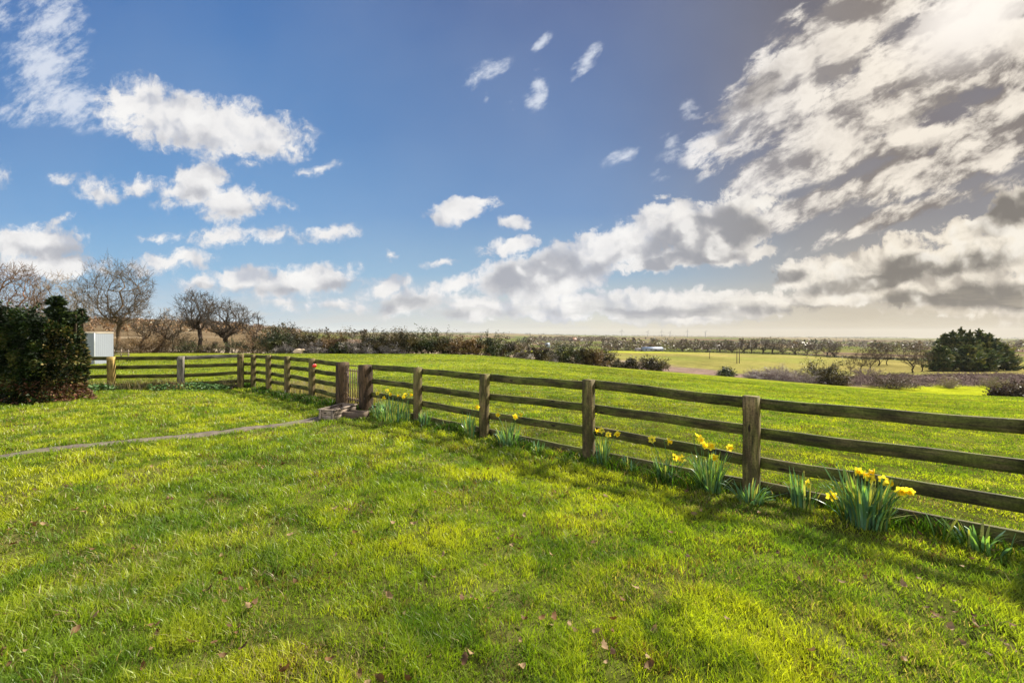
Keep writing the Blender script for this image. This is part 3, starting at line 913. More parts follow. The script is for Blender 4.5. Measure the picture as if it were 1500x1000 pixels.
# right-hand run: gate post to beyond the right edge
wD, wC, wB, wA = on_fence(611.7), on_fence(709.5), on_fence(863), FA
wG = FA - FD * 1.98; wH = FA - FD * 3.95
gE, gF = on_fence(536), on_fence(502)
o1 = empty('field_fence', (wB[0], wB[1], h1(*wB)), 0, 'mossy three rail timber fence running from the iron gate past the daffodils', 'fence')
gp = lambda p: (.15, .13)
pr = [gE + FD * (-.13), wD, wC, wB, wA, wG, wH]
tops = [1.03, 1.035, 1.01, 1.055, 1.015, 1.03, 1.03]
for p, tp in zip(pr[1:], tops[1:]):
    post(o1, p, tp, M['post'], .138 if tp != 1.015 else .148, .13)
for i in range(len(pr) - 1):
    p, q = pr[i], pr[i + 1]; d = (q - p) / np.linalg.norm(q - p)
    for zz in (.95, .635, .325):
        rail(o1, p + BACK * .087 + d * .003, q + BACK * .087 - d * .003, zz - (1.03 - tops[i]) + fr.uniform(-.012, .012), zz - (1.03 - tops[i + 1]) + fr.uniform(-.012, .012), h=.115 + fr.uniform(-.006, .006))
    zp, zq = h1(p[0], p[1]), h1(q[0], q[1])
    rail(o1, p + BACK * .08 + d * .003, q + BACK * .08 - d * .003, zp + .055, zq + .055, h=.15, t=.045, name='ground_board')
post(o1, gE, .995, M['sleeper'], .25, .24, name='gate_post')

# left-hand run: gate to the corner
lp = [gF + FD * .13, on_fence(456.6), on_fence(421), on_fence(393.4), CORNER]
lt = [1.02, 1.04, 1.05, 1.045, 1.03]
o2 = empty('paddock_fence', (lp[2][0], lp[2][1], h1(*lp[2])), 0, 'four rail timber fence between the iron gate and the far corner', 'fence')
for p, tp in zip(lp[1:], lt[1:]):
    post(o2, p, tp, M['post'], .15, .13)
for i in range(len(lp) - 1):
    p, q = lp[i], lp[i + 1]; d = (q - p) / np.linalg.norm(q - p)
    for zz in (.955, .69, .425, .16):
        rail(o2, p + BACK * .087 + d * .003, q + BACK * .087 - d * .003, zz - (1.03 - lt[i]) + fr.uniform(-.012, .012), zz - (1.03 - lt[i + 1]) + fr.uniform(-.012, .012))
post(o2, gF, 1.012, M['sleeper'], .24, .24, name='gate_post')

# side fence: corner to the hedge
spx = [(352.4, 14.7), (265, 14.0), (163, 13.6), (70, 13.35), (-35, 13.2)]
sp_ = [np.array([(px - CX) / F * Y, Y]) for px, Y in spx]
st_ = [1.05, 1.005, 1.0, 1.0, 1.0]
o3 = empty('side_fence', (sp_[1][0], sp_[1][1], h1(*sp_[1])), 0, 'four rail side fence with one grey and one tan post beside the evergreen hedge', 'fence')
sm = [M['post'], M['post_grey'], M['post_tan'], M['post'], M['post']]
for p, tp, m in zip(sp_, st_, sm):
    post(o3, p, tp, m, .17, .15, ang=(1, .3))
sb = np.array([-.1, 1.0])
chain = [CORNER + np.array([-.08, -.02])] + sp_
ct = [1.03] + st_
for i in range(len(chain) - 1):
    p, q = chain[i], chain[i + 1]; d = (q - p) / np.linalg.norm(q - p)
    for k, zz in enumerate((.945, .665, .38, .10)):
        rail(o3, p + sb * .10 + d * .004, q + sb * .10 - d * .004, zz + (ct[i] - 1.0) * .5 + fr.uniform(-.012, .012), zz + (ct[i + 1] - 1.0) * .5 + fr.uniform(-.012, .012),
             h=.115, mat=M['post_grey'] if (i == 1 and k == 0) else M['rail'])

# wrought iron gate between the two sleeper posts
def mat_iron():
    m, t = mat_new('rusty painted iron')
    g = nd(t, 'ShaderNodeNewGeometry').outputs['Position']
    n = nnoise(t, g, 30, 6, .7)
    c = nmix(t, nstep(t, n, .42, .6), (.045, .04, .04, 1), (.16, .085, .045, 1))
    finish(t, m_principled(t, c, .7, .4, n, .3, .002).outputs[0])
    return m
M['iron'] = mat_iron()
a_, b_ = gF - FD * .15, gE + FD * .15
gl_ = np.linalg.norm(b_ - a_); gd = (b_ - a_) / gl_
gm = (a_ + b_) / 2
gz = max(h1(*gm), -.02)
gate = empty('iron_gate', (gm[0], gm[1], gz), math.atan2(gd[1], gd[0]), 'narrow rusty iron bar gate hung between two dark sleeper posts', 'gate')
hl = gl_ / 2 - .015
def bar(name, pts, r, parent=gate, k=8):
    V, Q, T = chain_tube(pts, r, k)
    return MB().add(V, Q, T).build(name, M['iron'], parent, True)
zt, zb = .96, .10
bar('frame', [(-hl, 0, zb), (-hl, 0, zt), (0, 0, zt + .012), (hl, 0, zt), (hl, 0, zb)], .014)
bar('top_bar', [(-hl, 0, .85), (hl, 0, .85)], .010)
bar('bottom_bar', [(-hl, 0, .16), (hl, 0, .16)], .013)
bar('latch_bar', [(-hl, .0, .70), (-hl + .16, 0, .70)], .010)
bar('brace', [(-hl, .01, .86), (-hl + .10, .012, .60), (-hl + .13, .01, .45)], .009)
for i in range(6):
    x = -hl + (i + 1) * 2 * hl / 7
    bar('upright_bar', [(x, 0, .10), (x, 0, .5), (x + .004, 0, .90)], .0105)
    kn = MB(); V, Q, T = chain_tube([(x, 0, .155), (x, 0, .18), (x, 0, .20), (x, 0, .225)], [.008, .022, .022, .008], 8); kn.add(V, Q, T)
    kn.build('collar', M['iron'], gate, True)
for z in (.30, .78):
    bar('hinge', [(-hl - .06, 0, z), (-hl, 0, z), (-hl + .05, 0, z)], .015)

# red reflector tied to a fence post
rp = on_fence(460.5, .09); rz_ = HC - (535.5 - HY) * rp[1] / F
tagr = empty('red_marker', (rp[0], rp[1], rz_), math.atan2(FD[1], FD[0]), 'small red plastic marker with a white tab on a paddock fence post', 'marker')
mr, tr_ = mat_new('red plastic'); finish(tr_, m_principled(tr_, (.75, .02, .015, 1), .35, .5).outputs[0])
mw, tw_ = mat_new('white plastic'); finish(tw_, m_principled(tw_, (.8, .77, .7, 1), .4, .5).outputs[0])
V, Q, T = chain_tube([(-.05, 0, 0), (-.045, 0, 0), (-.02, 0, 0), (.03, 0, 0), (.045, 0, 0)], [.02, .045, .05, .045, .03], 14)
MB().add(V, Q, T).build('red_cup', mr, tagr, True)
V, Q, T = chain_tube([(.045, 0, 0), (.06, 0, .0), (.085, 0, .004)], [.028, .03, .016], 12)
MB().add(V, Q, T).build('white_tab', mw, tagr, True)
V, Q, T = chain_tube([(-.03, -.0, .02), (-.05, .03, .04), (-.06, .06, .05)], .004, 6)
MB().add(V, Q, T).build('tie', mw, tagr, True)

# wooden planting trough by the gate
def trough():
    c0 = np.array([(479 - CX) / F * 8.95, 8.95])
    zg = h1(*c0) - .01
    lon = np.array([.62, 1.0]) * np.array([.35, 1]); lon /= np.linalg.norm(lon)
    t = empty('wooden_planter', (c0[0], c0[1], zg), math.atan2(lon[1], lon[0]) - pi / 2, 'weathered open topped wooden planting trough on the lawn before the gate', 'planter')
    w, L, h, b = .36, .78, .215, .022
    r2 = random.Random(3)
    def bd(name, p, q, ww, hh, up=(0, 0, 1)):
        mb = MB(); beam(mb, p, q, ww, hh, up=up, ch=.004, segs=4, wob=.002, rnd=r2); return mb.build(name, M['plank'], t)
    for k in range(2):
        z = .055 + k * .108
        bd('end_board', (-w / 2, 0, z), (w / 2, 0, z), b, .10)
        bd('end_board', (-w / 2, L, z), (w / 2, L, z), b, .10)
        bd('side_board', (-w / 2 + b / 2 - .012, .013, z), (-w / 2 + b / 2 - .012, L - .013, z), b, .10)
        bd('side_board', (w / 2 - b / 2 + .012, .013, z), (w / 2 - b / 2 + .012, L - .013, z), b, .10)
    bd('divider', (-w / 2 + .02, L * .52, .12), (w / 2 - .02, L * .52, .12), b, .16)
    for x in (-w / 2 + .035, w / 2 - .035):
        bd('corner_post', (x, -.024, 0), (x, -.024, h + .005), .05, .026, up=(0, 1, 0))
    for x in (-w / 2 - .008, w / 2 + .008):
        bd('rim', (x, -.03, h + .012), (x, L + .02, h + .012), .055, .02)
    bd('rim', (-w / 2 + .021, -.008, h + .013), (w / 2 - .021, -.008, h + .013), .05, .02)
    bd('rim', (-w / 2 + .021, L, h + .013), (w / 2 - .021, L, h + .013), .05, .02)
    mb = MB()
    n = 8
    V = [(-w / 2 + .02 + (w - .04) * i / n, .02 + (L - .04) * j / n, .10 + .03 * r2.random()) for i in range(n + 1) for j in range(n + 1)]
    Q = [[i * (n + 1) + j, (i + 1) * (n + 1) + j, (i + 1) * (n + 1) + j + 1, i * (n + 1) + j + 1] for i in range(n) for j in range(n)]
    mb.add(V, Q, None, (.035, .022, .014)).build('soil', M['bark'], t)
trough()
def stone_trough():
    c0 = np.array([(521 - CX) / F * 9.25, 9.25]); zg = h1(*c0)
    t = empty('low_trough', (c0[0], c0[1], zg - .015), math.atan2(FD[1], FD[0]) + .55, 'low dark rough trough of earth between the planter and gate post', 'trough')
    # rounded rectangular ring with thick uneven walls
    n = 28; mb = MB(); r2 = random.Random(8)
    def ring(a, b, z, jit):
        return [(a * np.sign(cos(u)) * abs(cos(u)) ** .45 + r2.uniform(-jit, jit), b * np.sign(sin(u)) * abs(sin(u)) ** .45 + r2.uniform(-jit, jit), z + r2.uniform(-jit, jit)) for u in np.arange(n) * 2 * pi / n]
    rings = [ring(.27, .15, 0, .006), ring(.275, .155, .06, .007), ring(.265, .148, .125, .006), ring(.23, .115, .13, .006), ring(.215, .105, .085, .004)]
    V = sum(rings, [])
    Q = [[a * n + i, a * n + (i + 1) % n, (a + 1) * n + (i + 1) % n, (a + 1) * n + i] for a in range(4) for i in range(n)]
    mb.add(V, Q, None, (.10, .075, .055)).build('trough_wall', M['bark'], t)
    V = [(0, 0, .095)] + [(x, y, z - .002) for x, y, z in rings[4]]
    MB().add(V, None, [[0, 1 + i, 1 + (i + 1) % n] for i in range(n)], (.03, .02, .014)).build('soil', M['bark'], t)
stone_trough()
# ---------------------------------------------------------------- daffodils
dr = random.Random(21)
def strap(mb, base, h, out, az, w, col, bend=.35, tipdrop=0.0):
    """one strap leaf: folded ribbon that rises and leans over"""
    n = 7
    d = np.array([cos(az), sin(az), 0]); s_ = np.array([-sin(az), cos(az), 0])
    tw = dr.uniform(-.6, .6)
    V = []
    for i in range(n + 1):
        t = i / n
        c = np.array(base) + d * (out * (t ** 1.7)) + np.array([0, 0, h * (t - tipdrop * t ** 4)])
        ww = w * (1 - t ** 5 * .85) * (.75 + .5 * min(1, t * 3)) / 2
        sx = s_ * cos(tw * t) + d * sin(tw * t)
        V += [c - sx * ww, c + d * (-.0025) * (1 - t) , c + sx * ww]
    Q = []
    for i in range(n):
        b = i * 3
        Q += [[b, b + 1, b + 4, b + 3], [b + 1, b + 2, b + 5, b + 4]]
    mb.add(V, Q, None, col)

def flower_mesh(seed):
    """six pointed petals; the trumpet is a separate mesh. Axis +Y."""
    r = random.Random(seed)
    p = MB()
    for k in range(6):
        a = k * pi / 3 + r.uniform(-.08, .08) + (.0 if k % 2 else .04)
        L = .040 * r.uniform(.9, 1.1); wd = .021 * r.uniform(.9, 1.1)
        u = np.array([cos(a), 0, sin(a)]); v = np.array([-sin(a), 0, cos(a)])
        back = r.uniform(-.008, .006); yo = .0015 * (k % 2)
        V, Q, T = [], [], []
        for i, (t, ww) in enumerate(((.10, .35), (.35, .85), (.6, 1.0), (.82, .62))):
            for q in (-1, 0, 1):
                V.append(u * (L * t) + v * (q * ww * wd / 2 * 1.25) + np.array([0, yo - back * t * t * 2 + (.003 if q == 0 else 0) * (1 - t) + r.uniform(-.0012, .0012), 0]))
        for i in range(3):
            for q in range(2):
                b = i * 3 + q; Q.append([b, b + 1, b + 4, b + 3])
        V.append(u * L + np.array([0, yo - back * 2, 0])); e = len(V) - 1
        T = [[9, 10, e], [10, 11, e]]
        g = r.uniform(.9, 1.1)
        p.add(V, Q, T, (.93 * g, .82 * g, .06))
    V, Q, T = chain_tube([(0, 0, 0), (0, -.012, 0), (0, -.024, .0), (0, -.032, .002)], [.010, .006, .006, .003], 8)
    p.add(V, Q, T, (.35, .45, .04))
    tr = MB()
    n = 16; V = []
    for i, (y, rad) in enumerate(((0, .010), (.012, .0125), (.024, .0135), (.030, .018))):
        for q in range(n):
            a = q * 2 * pi / n; rr = rad * (1 + (.14 * cos(a * 8) if i == 3 else 0))
            V.append((rr * cos(a), y, rr * sin(a)))
    Q = [[i * n + q, i * n + (q + 1) % n, (i + 1) * n + (q + 1) % n, (i + 1) * n + q] for i in range(3) for q in range(n)]
    V.append((0, .002, 0)); T = [[len(V) - 1, (q + 1) % n, q] for q in range(n)]
    tr.add(V, Q, T, (.95, .70, .02))
    return p.mesh('flower', M['petal']), tr.mesh('trumpet', M['petal'])
FLW = [flower_mesh(i) for i in range(6)]

LEAFC = [(.085, .185, .085), (.07, .155, .085), (.13, .25, .075), (.11, .21, .12), (.17, .27, .05), (.26, .28, .08)]
def clump(px, off, n, hgt, spread, flowers, label, dens=1.0, wide=.10, lean=(0, 0)):
    c = on_fence(px, off)
    z = h1(c[0], c[1])
    t = empty('daffodil_clump', (c[0], c[1], z - .01), 0, label, 'daffodils', 'daffodil clumps along the fence')
    mb = MB()
    for i in range(n):
        az = dr.uniform(0, 2 * pi); rb = wide * math.sqrt(dr.random())
        along = FD * rb * cos(az) * 1.0 + FN * rb * sin(az) * .5
        h = hgt * dr.uniform(.55, 1.05); o = spread * dr.uniform(.1, 1.0) * dr.random() ** .4
        a2 = math.atan2(along[1], along[0]) + dr.uniform(-.7, .7)
        if dr.random() < .15: h *= .6; o *= 1.5
        cc = np.array(dr.choice(LEAFC)) * dr.uniform(1.0, 1.7)
        strap(mb, (along[0], along[1], dr.uniform(-.01, .01)), h, o, a2, dr.uniform(.012, .019), cc, 0, .0 if dr.random() < .6 else .25)
    mb.build('leaves', M['strap'], t)
    for i, (fx, fy) in enumerate(flowers):
        dd = off + dr.uniform(-.10, .05)
        P = on_fence(fx, dd); Zf = HC - (fy - HY) * P[1] / F
        loc = Vector((P[0] - c[0], P[1] - c[1], Zf - z + .01))
        fm, tm = dr.choice(FLW)
        # facing: loosely to the sun and the open side, nodding
        az = SUN_AZ + dr.uniform(-2.2, 2.6)
        if dr.random() < .5: az = pi + dr.uniform(-1.1, 1.0)
        el = dr.uniform(-.45, .25)
        dirv = Vector((sin(az) * cos(el), cos(az) * cos(el), sin(el)))
        q = dirv.to_track_quat('Y', 'Z')
        fo = obj('flower', fm, t)
        fo.rotation_mode = 'QUATERNION'; fo.rotation_quaternion = q @ Quaternion((0, 1, 0), dr.uniform(0, 1))
        fo.location = loc; s = dr.uniform(1.05, 1.3); fo.scale = (s, s, s)
        to = obj('trumpet', tm, fo)
        neck = loc - dirv * .032 * s
        b = Vector((dr.uniform(-wide, wide) * .4, dr.uniform(-wide, wide) * .4, 0))
        m_ = b.lerp(neck, .6) + Vector((0, 0, .02))
        k_ = neck - dirv * .01 + Vector((0, 0, .004))
        V, Q, T = chain_tube([b, b.lerp(m_, .5), m_, k_.lerp(m_, .3) , k_, neck], [.0045, .0042, .004, .0035, .003, .0025], 6)
        MB().add(V, Q, T, (.10, .20, .05)).build('stem', M['strap'], t, True)
    return t

clump(1265, .24, 190, .49, .28, [(1256,690),(1266,695),(1281,692),(1294,702),(1301,707),(1274,700),(1320,719),(1333,719),(1218,726)], 'largest daffodil clump, dense leaf fan under a row of blooms near the right edge', wide=.16)
clump(1378, .20, 6, .30, .12, [], 'sparse flowerless shoots of three or four leaves right of the largest clump', wide=.05)
clump(1176, .16, 40, .40, .14, [(1184,708)], 'upright narrow daffodil clump with a single bloom right of the thick post', wide=.10)
clump(1040, .22, 120, .45, .23, [(1022,640),(1032,652),(1041,653),(1027,644),(1069,655),(1046,669)], 'bushy daffodil clump with a group of blooms just left of the thick post', wide=.12)
clump(976, .18, 44, .36, .18, [(955,643),(979,646),(988,669),(999,671)], 'thin daffodil clump with two high and two low blooms midway between posts', wide=.11)
clump(921, .12, 12, .24, .14, [], 'few flowerless daffodil leaves between a blooming clump and a thin one', wide=.10)
clump(883, .18, 44, .38, .12, [(873,631),(881,630),(891,636),(904,635)], 'daffodil clump with four blooms tight against the right side of a post', wide=.08)
clump(828, .42, 9, .14, .12, [(825,682)], 'low daffodil with one bloom lying near the lawn grass', wide=.06)
clump(787, .12, 16, .22, .16, [], 'short flowerless daffodil leaves by the ground board left of the low bloom', wide=.12)
clump(745, .20, 84, .40, .18, [(729,607),(755,610),(762,607)], 'daffodil clump with three blooms right of the third post from the gate', wide=.20)
clump(687, .20, 60, .42, .12, [(696,597),(699,596)], 'upright dark daffodil clump left of a post with blooms by the rail', wide=.11)
clump(655, .12, 10, .2, .12, [], 'small leafy tuft of daffodils without blooms between two posts', wide=.10)
clump(622, .16, 44, .32, .16, [], 'flowerless daffodil leaves at the foot of the second post', wide=.14)
clump(573, .20, 230, .42, .16, [(553,576),(562,582),(567,572),(571,577),(582,579),(591,581),(602,578),(594,578)], 'wide dark bed of daffodils with many small blooms beside the gate post', wide=.55)

clump(1098, .30, 46, .26, .24, [], 'arching dark leaves without blooms at the foot of the thick post', wide=.13)
clump(1440, .16, 40, .24, .20, [], 'low dark flowerless leaves right of the sparse shoots', wide=.16)

# ---------------------------------------------------------------- fallen leaves
def leaf_mesh(seed):
    r = random.Random(seed); mb = MB()
    L = .075; n = 9; V = []
    curl = r.uniform(4, 20); roll = r.uniform(-10, 16)
    for i in range(n):
        t = i / (n - 1)
        w = .021 * (sin(pi * min(1, t * .93 + .05)) ** .7) * (1 + .28 * cos(t * 22 + r.random()))
        y = (t - .5) * L
        for q in (-1, -.5, 0, .5, 1):
            x = q * w
            V.append((x, y, curl * y * y + roll * x * x + r.uniform(-.002, .002) + .004 * sin(t * 6 + q)))
    Q = [[i * 5 + q, i * 5 + q + 1, (i + 1) * 5 + q + 1, (i + 1) * 5 + q] for i in range(n - 1) for q in range(4)]
    c = r.choice([(.10, .055, .022), (.155, .09, .038), (.065, .034, .016), (.23, .155, .08), (.09, .045, .022), (.13, .065, .024)])
    mb.add(V, Q, None, c)
    Vs, Qs, Ts = chain_tube([(0, -L / 2, curl * L * L / 4), (.004, -L * .62, curl * L * L / 4 + .002), (.008, -L * .75, curl * L * L / 4 + .006)], .0012, 5)
    mb.add(Vs, Qs, Ts, (.20, .11, .06))
    return mb.mesh('fallen_leaf', M['dead'])
LM = [leaf_mesh(i) for i in range(7)]
known = [(811,907),(897,930),(676,880),(591,896),(372,882),(640,772),(870,795),(455,830),(1172,745),(1400,893),(1430,930),(1456,945),(1358,895),(1365,912),(1187,968),(1480,960),(280,945),(20,800),(222,962),(350,915),(345,920),(450,800),(115,845),(712,830),(1005,720),(640,760),(1065,915),(1270,850),(1170,855),(560,880),(210,985),(410,975),(520,740),(575,770),(700,690),(905,745),(80,720),(300,770)]
lr = random.Random(77)
spots = [( (px - CX) / F * (HC * F / (py - HY)), HC * F / (py - HY)) for px, py in known]
while len(spots) < 230:
    px, py = lr.uniform(-40, 1540), HY + 508 * lr.random() ** .8
    Y = HC * F / max(py - HY, 60); X = (px - CX) / F * Y
    if fence_d(np.array([X]), np.array([Y]))[0] < .15 or Y > 13: continue
    if lr.random() < .5 and spots:                       # drifts
        s_ = lr.choice(spots); X, Y = s_[0] + lr.gauss(0, .16), s_[1] + lr.gauss(0, .16)
        if fence_d(np.array([X]), np.array([Y]))[0] < .1: continue
    spots.append((X, Y))
for i, (X, Y) in enumerate(spots):
    o = obj('fallen_leaf', lr.choice(LM), None, (X, Y, h1(X, Y) + lr.uniform(.03, .06)))
    s = lr.uniform(.35, .85)
    o.scale = (s, s, s)
    o.rotation_euler = (lr.gauss(0, .45), lr.gauss(0, .45), lr.uniform(0, 6.28))
    tag(o, 'curled brown fallen leaf lying in the lawn grass', 'leaf', 'fallen leaves on the lawn')
# ---------------------------------------------------------------- trees, shrubs, hedges
def rot_about(v, ax, a):
    ax = ax / (np.linalg.norm(ax) + 1e-9)
    return v * cos(a) + np.cross(ax, v) * sin(a) + ax * ax.dot(v) * (1 - cos(a))

class Bare:
    """winter tree: every twig end is aimed into a rounded crown, limbs thicken towards the trunk"""
    def __init__(self, seed, h, trunk_r, width=1.0, fork=.28, tips=420, twig=.012, lean=(0, 0), stems=1, low=.25, bow=.10, lead=.62):
        R = np.random.default_rng(seed)
        self.s = []
        W = width / 2
        # growing points fill the crown, nearest-branch attachment (space colonisation, coarse to fine)
        n = tips
        v = R.normal(0, 1, (n * 3, 3)); v /= np.linalg.norm(v, axis=1, keepdims=True)
        rad = R.uniform(.25, 1, n * 3) ** .45
        v = v * rad[:, None]
        lob = 1 + .22 * (fbm(np.arctan2(v[:, 0], v[:, 1]) * 1.3 + seed, v[:, 2] * 2.2, seed % 90, 2) - .5) * 2
        zc, zr = (low + 1) / 2, (1 - low) / 2
        lob = lob * (.72 + .42 * np.clip((v[:, 2] + 1) / 2 * 1.5, 0, 1))
        P = np.stack([v[:, 0] * W * lob + lean[0] * h * .5, v[:, 1] * W * lob + lean[1] * h * .5, h * (zc + v[:, 2] * zr * (1 + (lob - 1) * .5))], 1)
        P = P[:n]
        order = np.argsort(R.random(n) + np.linalg.norm((P - [lean[0] * h * .4, lean[1] * h * .4, h * fork * 1.2]) / [W, W, h * .6], axis=1) * 1.6)
        N = [np.array([0, 0, -.2])]; par = [-1]
        for k in range(stems):
            o = np.array([R.normal(0, .12), R.normal(0, .12), 0]) if stems > 1 else np.zeros(3)
            prev = 0
            wv = R.normal(0, .030 * h, 2)
            for i in range(1, 11):
                t = i / 10 * lead / fork * (1 if k == 0 else .85)
                q = np.array([lean[0] * h * fork * t ** 1.2 + wv[0] * sin(t * 2.6) + R.normal(0, .006 * h), lean[1] * h * fork * t + wv[1] * sin(t * 2.2) + R.normal(0, .006 * h), h * fork * t]) + o * (1 + 4 * t)
                N.append(q); par.append(prev); prev = len(N) - 1
        M_ = 40000
        A = np.zeros((M_, 3)); A[:len(N)] = N; DR = np.zeros((M_, 3)); DR[:, 2] = 1; par = par + [0] * (M_ - len(par)); cnt = len(N)
        for i in order:
            p = P[i]
            d = p - A[1:cnt]
            # prefer branches below and inside
            cost = np.sqrt((d ** 2).sum(1)) + 1.1 * np.maximum(0, .25 * np.hypot(d[:, 0], d[:, 1]) - d[:, 2]) + 9 * (A[1:cnt, 2] < h * fork * .85)
            dn = np.linalg.norm(d, axis=1) + 1e-9
            cost = cost + dn * .9 * (1 - (d * DR[1:cnt]).sum(1) / dn)
            j = int(np.argmin(cost)) + 1
            a0 = A[j]; L = np.linalg.norm(p - a0)
            m = max(2, int(L / (h * .045)))
            m = min(m, 9)
            dirp = a0 - A[par[j]] if j > 0 else np.array([0, 0, 1.0])
            dirp = dirp / (np.linalg.norm(dirp) + 1e-9)
            c = a0 + dirp * L * .16 + (p - a0) * .28 + np.array([0, 0, bow * L])
            prev = j
            jit = R.normal(0, .022 * L, (m, 3))
            for q in range(1, m + 1):
                t = q / m
                x = a0 * (1 - t) ** 2 + 2 * c * t * (1 - t) + p * t * t + (jit[q - 1] if q < m else 0)
                A[cnt] = x; DR[cnt] = (x - A[prev]) / (np.linalg.norm(x - A[prev]) + 1e-9); par[cnt] = prev; prev = cnt; cnt += 1
            # sprig of fine twigs at the end
            dd = p - A[par[prev]]; dd /= np.linalg.norm(dd) + 1e-9
            for q in range(4):
                e = p + (dd * .8 + R.normal(0, .5, 3) + np.array([0, 0, .3])) * h * .055
                A[cnt] = e; DR[cnt] = (e - p) / (np.linalg.norm(e - p) + 1e-9); par[cnt] = prev; cnt += 1
        load = np.zeros(cnt)
        kids = np.zeros(cnt, int)
        for i in range(1, cnt): kids[par[i]] += 1
        load[kids == 0] = 1
        for i in range(cnt - 1, 0, -1): load[par[i]] += load[i]
        tot = load.max()
        r = np.maximum(twig * .5, trunk_r * (load / tot) ** .5)
        for i in range(1, cnt):
            j = par[i]
            lev = 9 if load[i] > tot * .02 else 0
            r0 = r[j] if j else r[i] * 1.25
            self.s.append((A[j].copy(), A[i].copy(), min(r0, r[i] * 1.5), r[i], lev))
    def meshes(self, bark, twigc, cut=5):
        P0 = np.array([s[0] for s in self.s]); P1 = np.array([s[1] for s in self.s]); R0 = np.array([s[2] for s in self.s]); R1 = np.array([s[3] for s in self.s]); L = np.array([s[4] for s in self.s])
        big = L >= cut
        out = []
        for sel, k, c, nm, mt in ((big, 7, bark, 'trunk', M['bark']), (~big, 3, twigc, 'crown', M['twig'])):
            V, Q = tubes(P0[sel], P1[sel], R0[sel], R1[sel], k)
            cc = np.repeat(np.array(c)[None] * RNG.uniform(.7, 1.3, (sel.sum(), 1)), 2 * k, 0)
            out.append(make_mesh(nm, V, Q, None, mt, cc, None, k > 3))
        return out

def plant_tree(name, label, cat, group, px, base_y, Y, meshes, rz=0.0, sc=1.0, zoff=0.0):
    X = (px - CX) / F * Y
    z = h1(X, Y) + zoff
    t = empty(name, (X, Y, z), rz, label, cat, group)
    t.scale = (sc, sc, sc)
    for m in meshes:
        obj(m.name.split('.')[0], m, t)
    return t

def hpx(top_y, px, Y):
    """real height of something whose top is at photo row top_y, standing at distance Y"""
    X = (px - CX) / F * Y
    return HC - (top_y - HY) * Y / F - h1(X, Y)

BROWN = (.11, .075, .045); GREY = (.15, .125, .10); TW = (.10, .078, .055); TWL = (.22, .17, .12); DK = (.055, .04, .03); DKT = (.07, .055, .04)
GL = 'bare winter trees behind the left-hand fence'
def left_tree(px, top, Y, wpx, seed, label, bark=BROWN, tw=TW, tr=.16, **kw):
    h = hpx(top, px, Y)
    b = Bare(seed, h, tr, .66 * wpx * Y / F, **kw)
    return plant_tree('bare_tree', label, 'tree', GL, px, 0, Y, b.meshes(bark, tw))
left_tree(22, 388, 34, 110, 1, 'reddish bare tree rising over the evergreen hedge at the left edge', (.16, .085, .05), (.13, .085, .06), tr=.19, tips=600, twig=.016)
left_tree(88, 403, 42, 92, 2, 'pale bare tree behind the leader shoot of the evergreen hedge', GREY, TWL, tr=.15, tips=420, twig=.017)
left_tree(122, 425, 46, 70, 12, 'faint bare tree leaning out beside the white shed', GREY, TWL, tr=.12, tips=200, lean=(-.3, 0), twig=.02)
left_tree(172, 386, 44, 116, 33, 'tallest bare tree, broad crown above the white shed', BROWN, TW, tr=.20, tips=850, twig=.016, fork=.30, low=.26)
left_tree(207, 452, 43, 52, 5, 'slim bare tree right of the tallest tree', BROWN, TW, tr=.10, tips=150, lean=(.2, 0), twig=.02)
left_tree(222, 458, 44, 60, 6, 'bare tree leaning hard to the right above the scrub', BROWN, TW, tr=.13, tips=150, lean=(.85, 0), twig=.02)
left_tree(251, 452, 48, 46, 7, 'thin pale bare tree left of the dark round-crowned one', GREY, TWL, tr=.09, tips=150, twig=.02)
left_tree(288, 428, 45, 68, 28, 'dark bare tree with a single trunk and fan crown', DK, DKT, tr=.19, tips=520, twig=.018, fork=.36, low=.34)
left_tree(330, 441, 45, 92, 19, 'wide low bare tree with a domed spreading crown', DK, DKT, tr=.22, tips=640, twig=.018, fork=.20, low=.26, lead=.4)
left_tree(371, 459, 47, 46, 10, 'small bare tree at the right end of the left group', DK, DKT, tr=.11, tips=190, twig=.021)

def brow(px, lo=30.0, hi=69.0):
    """distance of the visible brow of the pasture in that direction"""
    Y = np.linspace(lo, hi, 220); X = (px - CX) / F * Y
    return float(Y[np.argmax((height(X, Y) - HC) / Y)])
